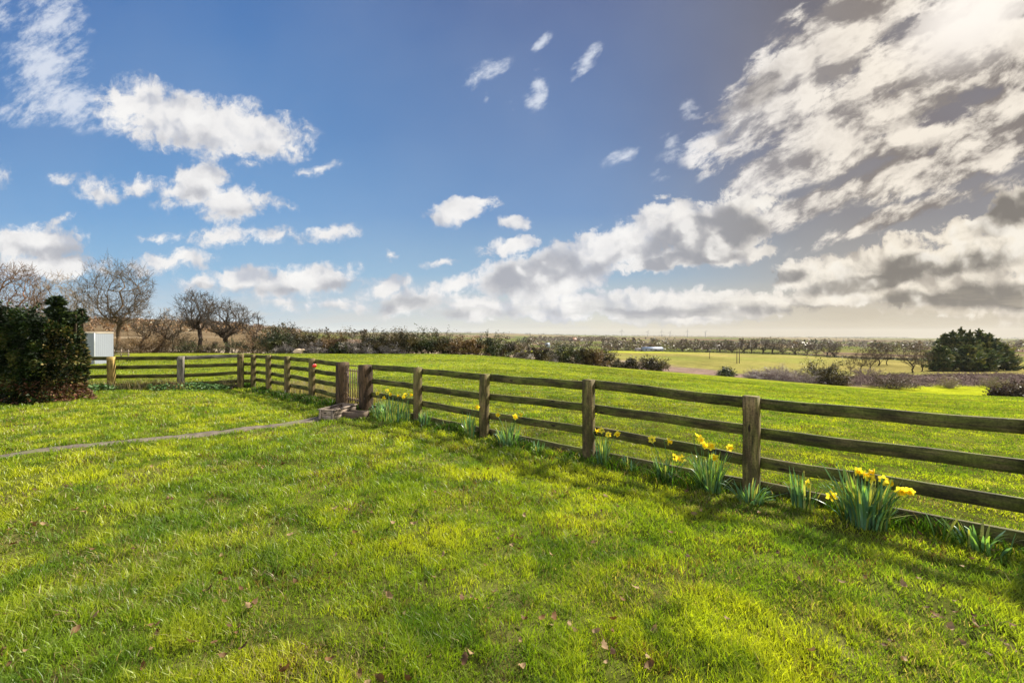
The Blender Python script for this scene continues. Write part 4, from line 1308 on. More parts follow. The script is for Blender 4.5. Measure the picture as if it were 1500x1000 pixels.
# ---- shrubs: sprays of twigs with small leaves, in an uneven dome
def shrub_mesh(seed, w, h, dpt, twigc, leafc, nst=60, nleaf=2500, ls=.05, stemr=.012, gap=.55, leaf_mat='leaf', vlow=.0, kleaf=(.7, 1.3), up=1.0):
    r = np.random.default_rng(seed)
    tips0, tips1, R0, R1 = [], [], [], []
    n = nst
    th = r.uniform(0, 2 * pi, n); ph = np.arccos(r.uniform(0.02, 1, n) ** up)
    lobes = 1 + .28 * np.sin(th * 2 + r.uniform(0, 6)) * np.sin(ph) + .16 * np.sin(th * 5 + ph * 4 + r.uniform(0, 6))
    rad = r.uniform(.72, 1.08, n) * lobes
    end = np.stack([np.sin(ph) * np.cos(th) * w / 2 * rad, np.sin(ph) * np.sin(th) * dpt / 2 * rad, np.cos(ph) * h * rad + .05 * h], 1)
    st = np.stack([end[:, 0] * .25 + r.normal(0, .1 * w, n) * .5, end[:, 1] * .25, np.zeros(n) - .1], 1)
    mid = (st + end) / 2 + np.stack([r.normal(0, .06 * w, n), r.normal(0, .06 * w, n), .12 * h * np.ones(n)], 1)
    segs = [(st, mid, stemr, stemr * .7), (mid, end, stemr * .7, stemr * .3)]
    P0 = np.concatenate([s[0] for s in segs]); P1 = np.concatenate([s[1] for s in segs])
    R0 = np.concatenate([np.full(n, s[2]) for s in segs]); R1 = np.concatenate([np.full(n, s[3]) for s in segs])
    # side twigs
    m = n * 7
    i = r.integers(0, n, m); t = r.uniform(.35, 1, m)[:, None]
    b = np.where(t < .5, st[i] + (mid[i] - st[i]) * t * 2, mid[i] + (end[i] - mid[i]) * (t * 2 - 1))
    dv = (end[i] - mid[i]); dv /= np.linalg.norm(dv, axis=1, keepdims=True) + 1e-9
    dv = dv + r.normal(0, .6, (m, 3)); dv /= np.linalg.norm(dv, axis=1, keepdims=True)
    e = b + dv * (r.uniform(.10, .26, m) * min(w, h * 1.6))[:, None]
    P0 = np.concatenate([P0, b]); P1 = np.concatenate([P1, e]); R0 = np.concatenate([R0, np.full(m, stemr * .45)]); R1 = np.concatenate([R1, np.full(m, stemr * .2)])
    ok = np.minimum(P0[:, 2], P1[:, 2]) > -.3
    P0, P1, R0, R1 = P0[ok], P1[ok], R0[ok], R1[ok]
    V, Q = tubes(P0, P1, R0, R1, 3)
    tc_ = np.repeat(np.array(twigc)[None] * r.uniform(.6, 1.4, (len(P0), 1)), 6, 0)
    tm = make_mesh('branches', V, Q, None, M['twig'], tc_)
    out = [tm]
    if nleaf:
        k = r.integers(0, m, nleaf)
        c = b[k] + (e[k] - b[k]) * r.uniform(.2, 1.1, (nleaf, 1)) + r.normal(0, .05 * min(w, h), (nleaf, 3))
        # gaps
        g = fbm(c[:, 0] * 3 / w * 2 + seed, c[:, 2] * 3 / h * 2 + c[:, 1], 7, 2)
        c = c[(g > .5 - gap * .3) & (c[:, 2] > vlow)]
        nleaf = len(c)
        a = r.normal(0, 1, (nleaf, 3)); a /= np.linalg.norm(a, axis=1, keepdims=True)
        q = r.normal(0, 1, (nleaf, 3)); q = np.cross(a, q); q /= np.linalg.norm(q, axis=1, keepdims=True) + 1e-9
        sz = ls * r.uniform(.5, 1.3, nleaf)[:, None]
        V = np.stack([c - a * sz, c + q * sz * .45, c + a * sz, c - q * sz * .45], 1).reshape(-1, 3)
        Q = np.arange(nleaf * 4).reshape(-1, 4)
        lc = np.array(leafc, float).reshape(-1, 3)
        cl = fbm(c[:, 0] * 5 / w + 3, c[:, 2] * 4 / h + seed, 5, 2)
        ci = np.clip((cl * 1.6 - .3 + r.normal(0, .12, nleaf)) * len(lc), 0, len(lc) - 1).astype(int)
        col = lc[ci] * r.uniform(kleaf[0], kleaf[1], (nleaf, 1))
        out.append(make_mesh('foliage', V, Q, None, M[leaf_mat], np.repeat(col, 4, 0)))
    return out

def shrub(px, top, Y, wpx, seed, label, cat='bush', group=None, name='bush', sink=0.0, dk=1.0, **kw):
    h = max(.3, hpx(top, px, Y) * .93); w = wpx * Y / F
    ms = shrub_mesh(seed, w, h, w * dk, **kw)
    return plant_tree(name, label, cat, group, px, 0, Y, ms, zoff=-sink)

OLV = [(.016, .016, .006), (.040, .034, .010), (.095, .074, .024)]; GRN = [(.013, .022, .007), (.03, .045, .011), (.07, .078, .02)]; RUS = [(.055, .03, .012), (.11, .065, .022), (.19, .115, .045)]; BLO = [(.12, .11, .11), (.24, .215, .21), (.38, .35, .33)]; DKG = [(.022, .035, .015), (.04, .055, .018), (.075, .08, .025)]
# scrub under the left-hand trees
sr = random.Random(4)
GS = 'scrub bushes under the left-hand trees'
for i, (px, top, Y, w, pal, tw, nm) in enumerate([
    (148, 500, 36, 50, OLV, BROWN, 'olive scrub bush close behind the white shed'),
    (196, 490, 41, 60, RUS, BROWN, 'rusty brown scrub bush below the leaning bare tree'),
    (226, 484, 42, 54, RUS, (.12, .07, .04), 'tangled brown scrub between the leaning tree and the thin pale one'),
    (258, 488, 43, 50, OLV, BROWN, 'olive scrub bush left of the dark single-trunk tree'),
    (284, 497, 42, 44, GRN, DK, 'green scrub at the foot of the dark single-trunk tree'),
    (312, 500, 42, 40, OLV, DK, 'low olive scrub between the two dark trees'),
    (345, 496, 43, 50, GRN, DK, 'green scrub under the domed spreading tree'),
    (376, 488, 43, 44, RUS, (.12, .07, .04), 'reddish bush below the small tree at the end of the left group'),
    (20, 470, 30, 70, RUS, (.13, .08, .05), 'rusty bush showing over the evergreen hedge at the left edge'),
    (110, 486, 31, 60, RUS, (.13, .08, .05), 'orange brown bush showing between hedge and white shed')]):
    shrub(px, top, Y, w, 100 + i, nm, group=GS, twigc=tw, leafc=pal, nst=70, nleaf=2600, ls=.055, stemr=.014)

# field hedge, one bush after another
GH = 'hedgerow bushes at the top of the pasture'
hb = [ # px, top, Y, width, palette, twig, words
    (404, 484, 42.3, 40, DKG, DK, 'dark green hedgerow bush with rusty top, first in the field hedge'),
    (430, 480, 43.6, 50, OLV, GREY, 'twiggy bush with fine branches poking up above the hedge behind the sheep'),
    (420, 503, 41.6, 26, BLO, GREY, 'grey white blackthorn low in the hedge left of the sheep'),
    (456, 487, 43.0, 44, OLV, BROWN, 'olive hedge bush just right of the sheep'),
    (462, 501, 41.7, 34, BLO, GREY, 'pale blue grey flowering blackthorn right of the sheep'),
    (490, 488, 43.0, 44, RUS, BROWN, 'russet topped hedge bush between two pale blackthorns'),
    (497, 503, 41.9, 26, GRN, DK, 'small green bush low before the russet hedge bush'),
    (522, 499, 41.8, 36, BLO, (.2, .17, .15), 'creamy blackthorn above the gate, peaked in shape'),
    (530, 487, 43.2, 48, OLV, BROWN, 'tall olive bush behind the creamy blackthorn'),
    (562, 486, 43.0, 48, OLV, DK, 'olive brown bush in the hedge right of the creamy blackthorn'),
    (594, 484, 43.0, 46, OLV, BROWN, 'high bush in the hedge with twiggy rounded top'),
    (572, 503, 42.0, 30, BLO, GREY, 'patch of grey blackthorn at the foot of the hedge'),
    (625, 486, 43.3, 46, GRN, DK, 'green brown hedge bush with a rounded head'),
    (652, 490, 44.0, 44, OLV, DK, 'dark olive hedge bush before the far ridge'),
    (683, 493, 45.2, 40, RUS, DK, 'low russet bush in a dip of the hedge line'),
    (718, 491, 46.5, 36, DKG, DK, 'dark upright bush standing highest where the hedge starts to fall'),
    (747, 497, 48.0, 44, OLV, DK, 'broad dark bush right of the highest upright one'),
    (766, 513, 48.4, 26, BLO, (.2, .15, .13), 'mauve grey twiggy bush low in the falling hedge'),
    (787, 506, 50.2, 38, OLV, DK, 'dark bush in the falling hedge below the small blue house'),
    (806, 513, 51.0, 22, BLO, (.25, .2, .16), 'pale straw twigged bush below the small blue house'),
    (822, 503, 52.4, 40, GRN, DK, 'green bush in the falling hedge right of the small blue house'),
    (850, 509, 54.2, 38, OLV, DK, 'brownish bush third from the end of the hedge'),
    (868, 511, 55.6, 26, RUS, (.16, .11, .07), 'russet bush with light stems second from the end of the hedge'),
    (884, 513, 56.8, 28, OLV, DK, 'rounded dark bush ending the hedge'),
]
for i, (px, top, Y, w, pal, tw, nm) in enumerate(hb):
    blo = pal is BLO
    shrub(px, top - 1, Y if px < 660 else min(Y, brow(px) + .8), w * 1.3, 200 + i, nm, group=GH, twigc=tw, leafc=pal, nst=75, nleaf=9500 if not blo else 4200, ls=.07 if not blo else .045, stemr=.013, dk=.8, vlow=-.3, sink=.1, up=.8)
GB = 'bushes on the brow of the pasture'
shrub(906, 525, brow(906) + .5, 18, 301, 'small low bush beside a slightly larger one on the brow', group=GB, twigc=DK, leafc=OLV, nst=60, nleaf=3000, ls=.08, stemr=.016, sink=.15, up=.8)
shrub(924, 521, brow(924) + .5, 26, 302, 'medium dark bush left of the roundest bush on the brow', group=GB, twigc=DK, leafc=OLV, nst=70, nleaf=4500, ls=.085, stemr=.016, sink=.15, up=.8)
shrub(957, 520, brow(957) + .5, 42, 303, 'round dark bush alone on the brow before the brown strip', group=GB, twigc=DK, leafc=OLV, nst=100, nleaf=7500, ls=.085, stemr=.016, sink=.15, up=.8)
shrub(1064, 537, brow(1064) + .5, 30, 304, 'low dark bush on the brow left of the mauve thicket', group=GB, twigc=DK, leafc=DKG, nst=80, nleaf=4500, ls=.08, stemr=.018, sink=.15, up=.8)
for i, (px, top, w, nm) in enumerate([(1112, 539, 36, 'left end of the mauve blackthorn thicket on the brow'), (1138, 534, 46, 'middle of the mauve blackthorn thicket, its highest part'), (1166, 540, 42, 'right end of the mauve blackthorn thicket next to the big round bush')]):
    shrub(px, top, brow(px) + .5, w * 1.15, 310 + i, nm, group=GB, twigc=(.16, .11, .115), leafc=[(.16, .12, .13), (.32, .27, .28), (.50, .45, .45)], nst=190, nleaf=9000, ls=.05, stemr=.02, sink=.15, vlow=-.2)
shrub(1203, 528, brow(1203) + .5, 54, 320, 'big round olive bush at the right end of the mauve thicket', group=GB, twigc=DK, leafc=OLV, nst=130, nleaf=12000, ls=.09, stemr=.02, sink=.2, up=.8)
shrub(1228, 543, brow(1228) + .5, 30, 321, 'brownish skirt of a bush leaning on the big round olive one', group=GB, twigc=DK, leafc=RUS, nst=80, nleaf=4000, ls=.08, stemr=.02, sink=.2)
shrub(1484, 559, brow(1482, 30, 54), 56, 322, 'dark purplish bush on the brow at the right edge', group=GB, twigc=(.08, .05, .05), leafc=[(.04, .03, .028), (.075, .05, .04), (.10, .075, .05)], nst=120, nleaf=9000, ls=.08, stemr=.02, sink=.15, up=.8)
GK = 'bushes on the bramble bank'
shrub(1306, 546, 98, 52, 330, 'wide olive bush on the bramble bank below the tall twin tree', group=GK, twigc=BROWN, leafc=OLV, nst=120, nleaf=4200, ls=.10, stemr=.028)
shrub(1392, 552, 99, 24, 331, 'yellowish bush on the bramble bank before the evergreens', group=GK, twigc=TWL, leafc=[(.20, .18, .06), (.28, .25, .09)], nst=80, nleaf=1800, ls=.09, stemr=.022)
shrub(1455, 550, 99, 30, 332, 'green and straw bush at the right of the bramble bank', group=GK, twigc=TWL, leafc=[(.12, .14, .04), (.22, .20, .08)], nst=80, nleaf=2000, ls=.09, stemr=.022)

# bramble covering the bank: too tangled to count
def bramble():
    n = 5200
    px = RNG.uniform(1215, 1560, n); Y = RNG.uniform(100.5, 121, n)
    keep = fbm(px * .05, Y * .2, 201, 3) > .38
    px, Y = px[keep], Y[keep]; n = len(px)
    X = (px - CX) / F * Y
    z = height(X, Y)
    P0 = np.stack([X, Y, z - .05], 1)
    d = np.stack([RNG.normal(0, 1, n), RNG.normal(0, 1, n), RNG.uniform(.3, 1.4, n)], 1); d /= np.linalg.norm(d, axis=1, keepdims=True)
    P1 = P0 + d * RNG.uniform(.4, 1.2, n)[:, None]
    d2 = d + np.array([0, 0, -.9]); P2 = P1 + d2 * RNG.uniform(.2, .7, n)[:, None]
    V, Q = tubes(np.concatenate([P0, P1]), np.concatenate([P1, P2]), np.full(2 * n, .05), np.full(2 * n, .03), 3)
    c = np.array([(.15, .10, .085), (.18, .13, .10), (.11, .072, .065)])[RNG.integers(0, 3, n)] * RNG.uniform(.6, 1.4, (n, 1))
    tag(obj('bramble', make_mesh('bramble', V, Q, None, M['twig'], np.repeat(np.concatenate([c, c]), 6, 0))), 'tangled mauve brown dead bramble over the bank', 'bramble', kind='stuff')
bramble()

# ---- bare trees in the valley
far_var = []
for k in range(5):
    b = Bare(40 + k, 10, .42, 9.0 + k, fork=.14 + .03 * k, tips=230, twig=.075, low=.06 + .03 * k, lead=.45 + .05 * k)
    far_var.append(b.meshes((.05, .035, .02), (.062, .046, .028)))
GV = 'bare trees along the valley hedge'
vt = [ # px, top, base, wpx, words
    (905, 497, 513, 16, 'first bare tree left of the long blue roofed barn'), (1000, 498, 514, 16, 'bare tree right of the long blue roofed barn'), (1018, 500, 514, 18, 'bare tree a little further right of the barn'),
    (1036, 499, 515, 20, 'bare tree behind the single short pole'), (1056, 498, 516, 20, 'bare tree between the short pole and the twin poles'), (1072, 500, 516, 16, 'small bare tree left of the twin poles'),
    (1090, 499, 516, 17, 'bare tree just right of the twin poles'), (1101, 496, 516, 16, 'slim ivy trunk tree second right of the twin poles'), (1117, 495, 517, 24, 'bare tree left of the broad oak in the hedge'),
    (1133, 494, 517, 30, 'broad crowned bare oak, largest in the valley hedge'), (1146, 502, 517, 14, 'little bare tree tucked right of the broad oak'), (1165, 500, 518, 15, 'stubby thick trunked tree alone in the hedge'),
    (1182, 504, 519, 13, 'small stubby tree following the thick trunked one'), (1195, 504, 520, 12, 'tiny bare tree near the right of the hedge'), (1213, 501, 521, 20, 'twin stemmed bare tree left of the tall ones'),
    (1222, 503, 522, 16, 'leaning bare tree beside the twin stemmed one')]
for i, (px, top, by, w, nm) in enumerate(vt):
    lim = np.interp(px, [700, 900, 1060, 1160, 1260, 1340], [412, 412, 368, 340, 261, 240])
    Y = float(lim); h = max(3.5, hpx(top, px, Y))
    v = far_var[i % 5]
    t = plant_tree('valley_tree', nm, 'tree', GV, px, 0, Y, v, rz=i * 1.3)
    sx = (1.3 if i % 3 else 1.05) * (w * Y / F) / (9.0 + i % 5); t.scale = (sx, sx, h / 10)
GN = 'taller bare trees near the bank'
nv = []
for k in range(3):
    b = Bare(60 + k, 10, .2, 7, fork=.2, tips=300, twig=.038, low=.16, lead=.6, stems=1 + (k == 1))
    nv.append(b.meshes((.05, .035, .02), (.085, .06, .035)))
for i, (px, top, Y, w, v, nm) in enumerate([(1287, 499, 190, 30, 1, 'tall bare tree with an open crown behind the olive bank bush'), (1262, 511, 150, 24, 0, 'slim bare tree in a row left of the olive bank bush'), (1276, 510, 152, 22, 2, 'second slim bare tree in the row left of the olive bank bush'),
    (1300, 506, 195, 20, 2, 'short bare tree right of the tall open crowned one'), (1336, 503, 140, 36, 1, 'bare multi-stemmed tree touching the left side of the evergreens'), (1350, 508, 150, 24, 0, 'thin bare tree against the evergreens'),
    (1246, 522, 140, 14, 0, 'faint sapling at the edge of the stubble field')]):
    h = hpx(top, px, Y)
    t = plant_tree('bare_tree', nm, 'tree', GN, px, 0, Y, nv[v], rz=i)
    sx = w * Y / F / 7; t.scale = (sx, sx, h / 10)
shrub(1268, 538, 128, 46, 340, 'straw coloured scrub at the foot of the slim tree row', group=GK, twigc=(.16, .11, .10), leafc=[(.20, .16, .12), (.27, .22, .16)], nst=90, nleaf=1800, ls=.12, stemr=.035)

# ---- evergreens: ragged spires
def evergreen(seed, h, w, n=0):
    r = np.random.default_rng(seed); rr = random.Random(seed)
    nb = 105
    C, D, S, K = [], [], [], []
    for i in range(nb):
        t = (i + rr.random()) / nb
        a = rr.uniform(0, 2 * pi)
        R = w / 2 * (max(0.0, 1 - t) ** .7 * .95 + .05) * rr.uniform(.45, 1.25) * min(1, .65 + t * 3)
        z0 = h * (.05 + .93 * t)
        m = int(12 + 42 * R / (w / 2))
        q = r.random(m) ** .7
        bend = rr.uniform(.05, .75)
        ca, sa = cos(a), sin(a)
        side = r.normal(0, .22, m) * R * (1.1 - q * .7) ; ver = r.normal(0, .09, m) * R
        C.append(np.stack([ca * R * q - sa * side, sa * R * q + ca * side, z0 + R * (bend * q + .12 * q ** 3) + ver - .18 * R * q], 1))
        dd = np.stack([np.full(m, ca), np.full(m, sa), np.full(m, .15 + bend)], 1) + r.normal(0, .45, (m, 3))
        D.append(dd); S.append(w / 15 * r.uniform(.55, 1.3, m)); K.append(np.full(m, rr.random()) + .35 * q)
    m = 150; q = r.random(m)
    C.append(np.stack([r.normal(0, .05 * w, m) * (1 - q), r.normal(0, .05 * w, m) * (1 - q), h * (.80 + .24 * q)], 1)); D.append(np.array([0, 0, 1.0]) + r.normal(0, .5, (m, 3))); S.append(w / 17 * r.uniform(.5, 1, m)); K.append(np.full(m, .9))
    c = np.concatenate(C); dv = np.concatenate(D); s = np.concatenate(S)[:, None]; kk = np.concatenate(K); n = len(c)
    dv /= np.linalg.norm(dv, axis=1, keepdims=True)
    sd2 = np.cross(dv, r.normal(0, 1, (n, 3))); sd2 /= np.linalg.norm(sd2, axis=1, keepdims=True) + 1e-9
    V = np.stack([c - dv * s * .6, c + sd2 * s * .36, c + dv * s * 1.1, c - sd2 * s * .36], 1).reshape(-1, 3)
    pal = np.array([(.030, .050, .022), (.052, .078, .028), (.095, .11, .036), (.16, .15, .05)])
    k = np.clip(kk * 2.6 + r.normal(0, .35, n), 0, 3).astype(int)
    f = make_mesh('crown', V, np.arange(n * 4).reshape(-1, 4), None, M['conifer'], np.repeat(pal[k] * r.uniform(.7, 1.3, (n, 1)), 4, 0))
    V, Q, T = chain_tube([(0, 0, -.3), (.05, 0, h * .3), (0, .05, h * .65), (0, 0, h * .96)], [h * .022, h * .017, h * .01, .02], 7)
    tr = MB().add(V, Q, T, (.09, .06, .04)).mesh('trunk', M['bark'], True)
    return [tr, f]
GE = 'evergreen trees in the dark clump'
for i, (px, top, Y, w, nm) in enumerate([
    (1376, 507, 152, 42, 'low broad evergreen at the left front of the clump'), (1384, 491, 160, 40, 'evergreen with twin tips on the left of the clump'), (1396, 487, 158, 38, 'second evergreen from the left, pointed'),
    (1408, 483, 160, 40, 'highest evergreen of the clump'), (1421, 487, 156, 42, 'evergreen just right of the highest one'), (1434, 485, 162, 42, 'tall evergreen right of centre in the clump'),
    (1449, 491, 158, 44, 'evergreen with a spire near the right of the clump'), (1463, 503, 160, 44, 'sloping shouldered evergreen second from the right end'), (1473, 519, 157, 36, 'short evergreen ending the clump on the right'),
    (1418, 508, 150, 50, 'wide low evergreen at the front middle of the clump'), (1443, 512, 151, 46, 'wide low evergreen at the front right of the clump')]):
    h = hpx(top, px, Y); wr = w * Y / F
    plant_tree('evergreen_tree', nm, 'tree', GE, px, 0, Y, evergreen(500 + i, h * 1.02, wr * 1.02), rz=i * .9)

# ---- garden hedge of conifer at the left
def garden_hedge():
    # footprint: from beyond the left edge to its right end near the side fence
    c = np.array([-13.72, 10.95]); zg = h1(*c)
    t = empty('evergreen_hedge', (c[0], c[1], zg), 0, 'tall dark clipped evergreen hedge with browning foot at the left edge', 'hedge')
    ax = np.array([.998, .06]); ay = np.array([-.06, .998])
    L, D, Hh = 5.6, 1.25, 2.22
    n = 130000
    r = np.random.default_rng(9)
    u = r.uniform(-L / 2 - 2.2, L / 2, n); h = r.uniform(0, 1, n) ** .85
    side = r.uniform(-1, 1, n)
    lump = 1.7 * (fbm(u * 1.9, h * 4.6, 301, 3) - .5)
    top = Hh * (1 + .20 * (fbm(u * 1.7, side * .8, 303, 3) - .5) * 2) * np.clip(1.02 - .16 * np.clip((u - 1.4) / 1.4, 0, 1) ** 2, 0, 2)
    wid = (D / 2) * (1 + .35 * lump) * (1 - .22 * h ** 3)
    shell = np.where(r.random(n) < .75, np.sign(side) * (1 - np.abs(r.normal(0, .10, n))), side)
    endf = np.clip((L / 2 - u) / .7, 0, 1) ** .5
    z = h * top
    y = shell * wid * (.25 + .75 * endf)
    x = u + .22 * lump * 2
    P = x[:, None] * ax[None] + y[:, None] * ay[None]
    C = np.stack([P[:, 0], P[:, 1], z + r.normal(0, .03, n)], 1)
    # outward direction of every spray
    out = np.sign(shell)[:, None] * ay[None] + (1 - endf)[:, None] * ax[None] * 1.5
    dv = np.concatenate([out, (.45 + .9 * np.clip(h - .8, 0, 1) * 5)[:, None]], 1) + r.normal(0, .55, (n, 3)); dv /= np.linalg.norm(dv, axis=1, keepdims=True)
    s2 = np.cross(dv, r.normal(0, 1, (n, 3))); s2 /= np.linalg.norm(s2, axis=1, keepdims=True) + 1e-9
    sz = (.046 * r.uniform(.4, 1.7, n))[:, None]
    bot = np.cross(dv, s2)
    V = np.stack([C - dv * sz * .4, C + s2 * sz * .38 + dv * sz * .2, C + dv * sz * 1.1 - np.array([0, 0, 1]) * sz * .25, C - s2 * sz * .38 + dv * sz * .2], 1).reshape(-1, 3)
    pal = np.array([(.006, .012, .004), (.012, .025, .007), (.030, .052, .012), (.090, .095, .026)])
    k = np.clip((fbm(x * 4.5, z * 5, 305, 3) * 1.7 - .42 + r.normal(0, .16, n)) * 4, 0, 3).astype(int)
    col = pal[k]
    # dead patches near the ground
    dead = np.clip((fbm(x * 1.3 + 2, z * 1.5, 307, 2) - .38) * 5, 0, 1) * np.clip((.62 - z) / .4, 0, 1) + .22 * np.clip((.25 - z) / .2, 0, 1)
    dm = r.random(n) < dead
    col = np.where(dm[:, None], np.array([.12, .055, .035])[None] * r.uniform(.4, 1.5, (n, 1)), col)
    tan = (u > 2.3) & (r.random(n) < .2)
    col = np.where(tan[:, None], np.array([.16, .125, .045])[None], col)
    col = col * r.uniform(.65, 1.35, (n, 1))
    obj('foliage', make_mesh('foliage', V, np.arange(n * 4).reshape(-1, 4), None, M['conifer'], np.repeat(col, 4, 0)), t)
    # loose shoots on the top and the leader
    def spray(cx, cy, z0, hh, w, m, seed, nm):
        q = np.random.default_rng(seed)
        tt = q.uniform(0, 1, m); an = q.uniform(0, 6.28, m)
        lay = (np.sin(tt * 17) * .5 + .5) ** .6
        rd = w * (1.05 - tt * .55) * q.uniform(.15, 1, m) * (.35 + .75 * lay)
        c3 = np.stack([cx + rd * np.cos(an) + .05 * np.sin(tt * 6), cy + rd * np.sin(an), z0 + tt * hh - rd * .25], 1)
        d3 = np.stack([np.cos(an), np.sin(an), q.normal(.3, .4, m)], 1); d3 /= np.linalg.norm(d3, axis=1, keepdims=True)
        e3 = np.cross(d3, q.normal(0, 1, (m, 3))); e3 /= np.linalg.norm(e3, axis=1, keepdims=True)
        s3 = (.075 * q.uniform(.5, 1.3, m))[:, None]
        VV = np.stack([c3 - d3 * s3 * .5, c3 + e3 * s3 * .35, c3 + d3 * s3, c3 - e3 * s3 * .35], 1).reshape(-1, 3)
        cc = np.array([(.012, .022, .012), (.02, .036, .018), (.05, .07, .025)])[q.integers(0, 3, m)] * q.uniform(.7, 1.3, (m, 1))
        obj(nm, make_mesh(nm, VV, np.arange(m * 4).reshape(-1, 4), None, M['conifer'], np.repeat(cc, 4, 0)), t)
        A, B, T_ = chain_tube([(cx, cy, z0 - .4), (cx + .03, cy, z0 + hh * .5), (cx, cy, z0 + hh * .95)], [.03, .02, .008], 6)
        MB().add(A, B, T_, (.06, .045, .03)).build('shoot_stem', M['bark'], t)
    lx = (82 - CX) / F * 11.05 - c[0]; ly = 11.1 - c[1]
    spray(lx, ly, 2.0, HC - (434 - HY) * 11.1 / F - zg - 2.0, .30, 1500, 1, 'leader_shoot')
    r3 = random.Random(2)
    for i in range(15):
        uu_ = r3.uniform(-3.2, 2.5); a_ = ax * uu_ + ay * r3.uniform(-.4, .4)
        spray(a_[0], a_[1], 2.0, r3.uniform(.2, .5), .15, 240, 10 + i, 'top_shoot')
    for i in range(9):
        p = ax * (-3.6 + i * .75)
        A, B, T_ = chain_tube([(p[0], p[1], -.1), (p[0] + r3.uniform(-.1, .1), p[1], 1.0), (p[0] + r3.uniform(-.2, .2), p[1], 1.9)], [.06, .04, .015], 7)
        MB().add(A, B, T_, (.08, .055, .04)).build('trunk', M['bark'], t)
    # loose lower sprigs by the side fence
garden_hedge()

# nettles and ivy at the foot of the side fence
def weeds():
    n = 5200
    X = RNG.uniform(-13.6, -9.2, n); Y = side_fence_y(X) + RNG.normal(-.25, .20, n)
    Y = np.where(X < -12, Y - .6 * RNG.random(n), Y)
    q = fbm(X * 1.5, Y * 1.5, 401, 3)
    keep = q > .44 - .12 * (X < -12); X, Y = X[keep], Y[keep]; n = len(X)
    z = height(X, Y) + RNG.uniform(0, .20, n) * (.4 + fbm(X * 2, Y * 2, 403, 2))
    c = np.stack([X, Y, z], 1)
    a = RNG.normal(0, 1, (n, 3)); a[:, 2] *= .4; a /= np.linalg.norm(a, axis=1, keepdims=True)
    b = np.cross(a, RNG.normal(0, 1, (n, 3))); b /= np.linalg.norm(b, axis=1, keepdims=True) + 1e-9
    s = (.045 * RNG.uniform(.5, 1.4, n))[:, None]
    V = np.stack([c - a * s, c + b * s * .5, c + a * s, c - b * s * .5], 1).reshape(-1, 3)
    col = np.array([(.05, .11, .03), (.09, .15, .05), (.12, .07, .045), (.075, .05, .035)])[np.where(fbm(X * 1.1 + 7, Y, 405, 2) > .5, RNG.integers(0, 2, n), RNG.integers(1, 4, n))] * RNG.uniform(.6, 1.4, (n, 1))
    tag(obj('weeds', make_mesh('weeds', V, np.arange(n * 4).reshape(-1, 4), None, M['leaf'], np.repeat(col, 4, 0))), 'green and brown weeds at the foot of the side fence', 'weeds', kind='stuff')
weeds()
# ---------------------------------------------------------------- far things
def box_mb(mb, c, s, col, ang=0.0):
    """box with slightly bevelled vertical edges, footprint s[0] x s[1], height s[2], base centre c"""
    a, b, h = s[0] / 2, s[1] / 2, s[2]; e = min(a, b) * .04
    pr = [(-a + e, -b), (a - e, -b), (a, -b + e), (a, b - e), (a - e, b), (-a + e, b), (-a, b - e), (-a, -b + e)]
    V = [(c[0] + x * cos(ang) - y * sin(ang), c[1] + x * sin(ang) + y * cos(ang), c[2] + z) for z in (0, h) for x, y in pr]
    Q = [[i, (i + 1) % 8, 8 + (i + 1) % 8, 8 + i] for i in range(8)]
    V += [(c[0], c[1], c[2] + h), (c[0], c[1], c[2])]
    T = [[16, 8 + i, 8 + (i + 1) % 8] for i in range(8)] + [[17, (i + 1) % 8, i] for i in range(8)]
    mb.add(V, Q, T, col)

def gable(mb, c, L, D, h, rise, col, over=.15):
    x, y = L / 2 + over, D / 2 + over
    V = [(c[0] - x, c[1] - y, c[2] + h), (c[0] + x, c[1] - y, c[2] + h), (c[0] + x, c[1], c[2] + h + rise), (c[0] - x, c[1], c[2] + h + rise), (c[0] - x, c[1] + y, c[2] + h), (c[0] + x, c[1] + y, c[2] + h)]
    V += [(a, b, z - .12) for a, b, z in V]
    Q = [[0, 1, 2, 3], [3, 2, 5, 4], [6, 9, 8, 7], [9, 10, 11, 8], [0, 6, 7, 1], [4, 5, 11, 10]]
    Q += [[0, 3, 9, 6], [3, 4, 10, 9], [1, 7, 8, 2], [2, 8, 11, 5]]
    mb.add(V, Q, None, col)

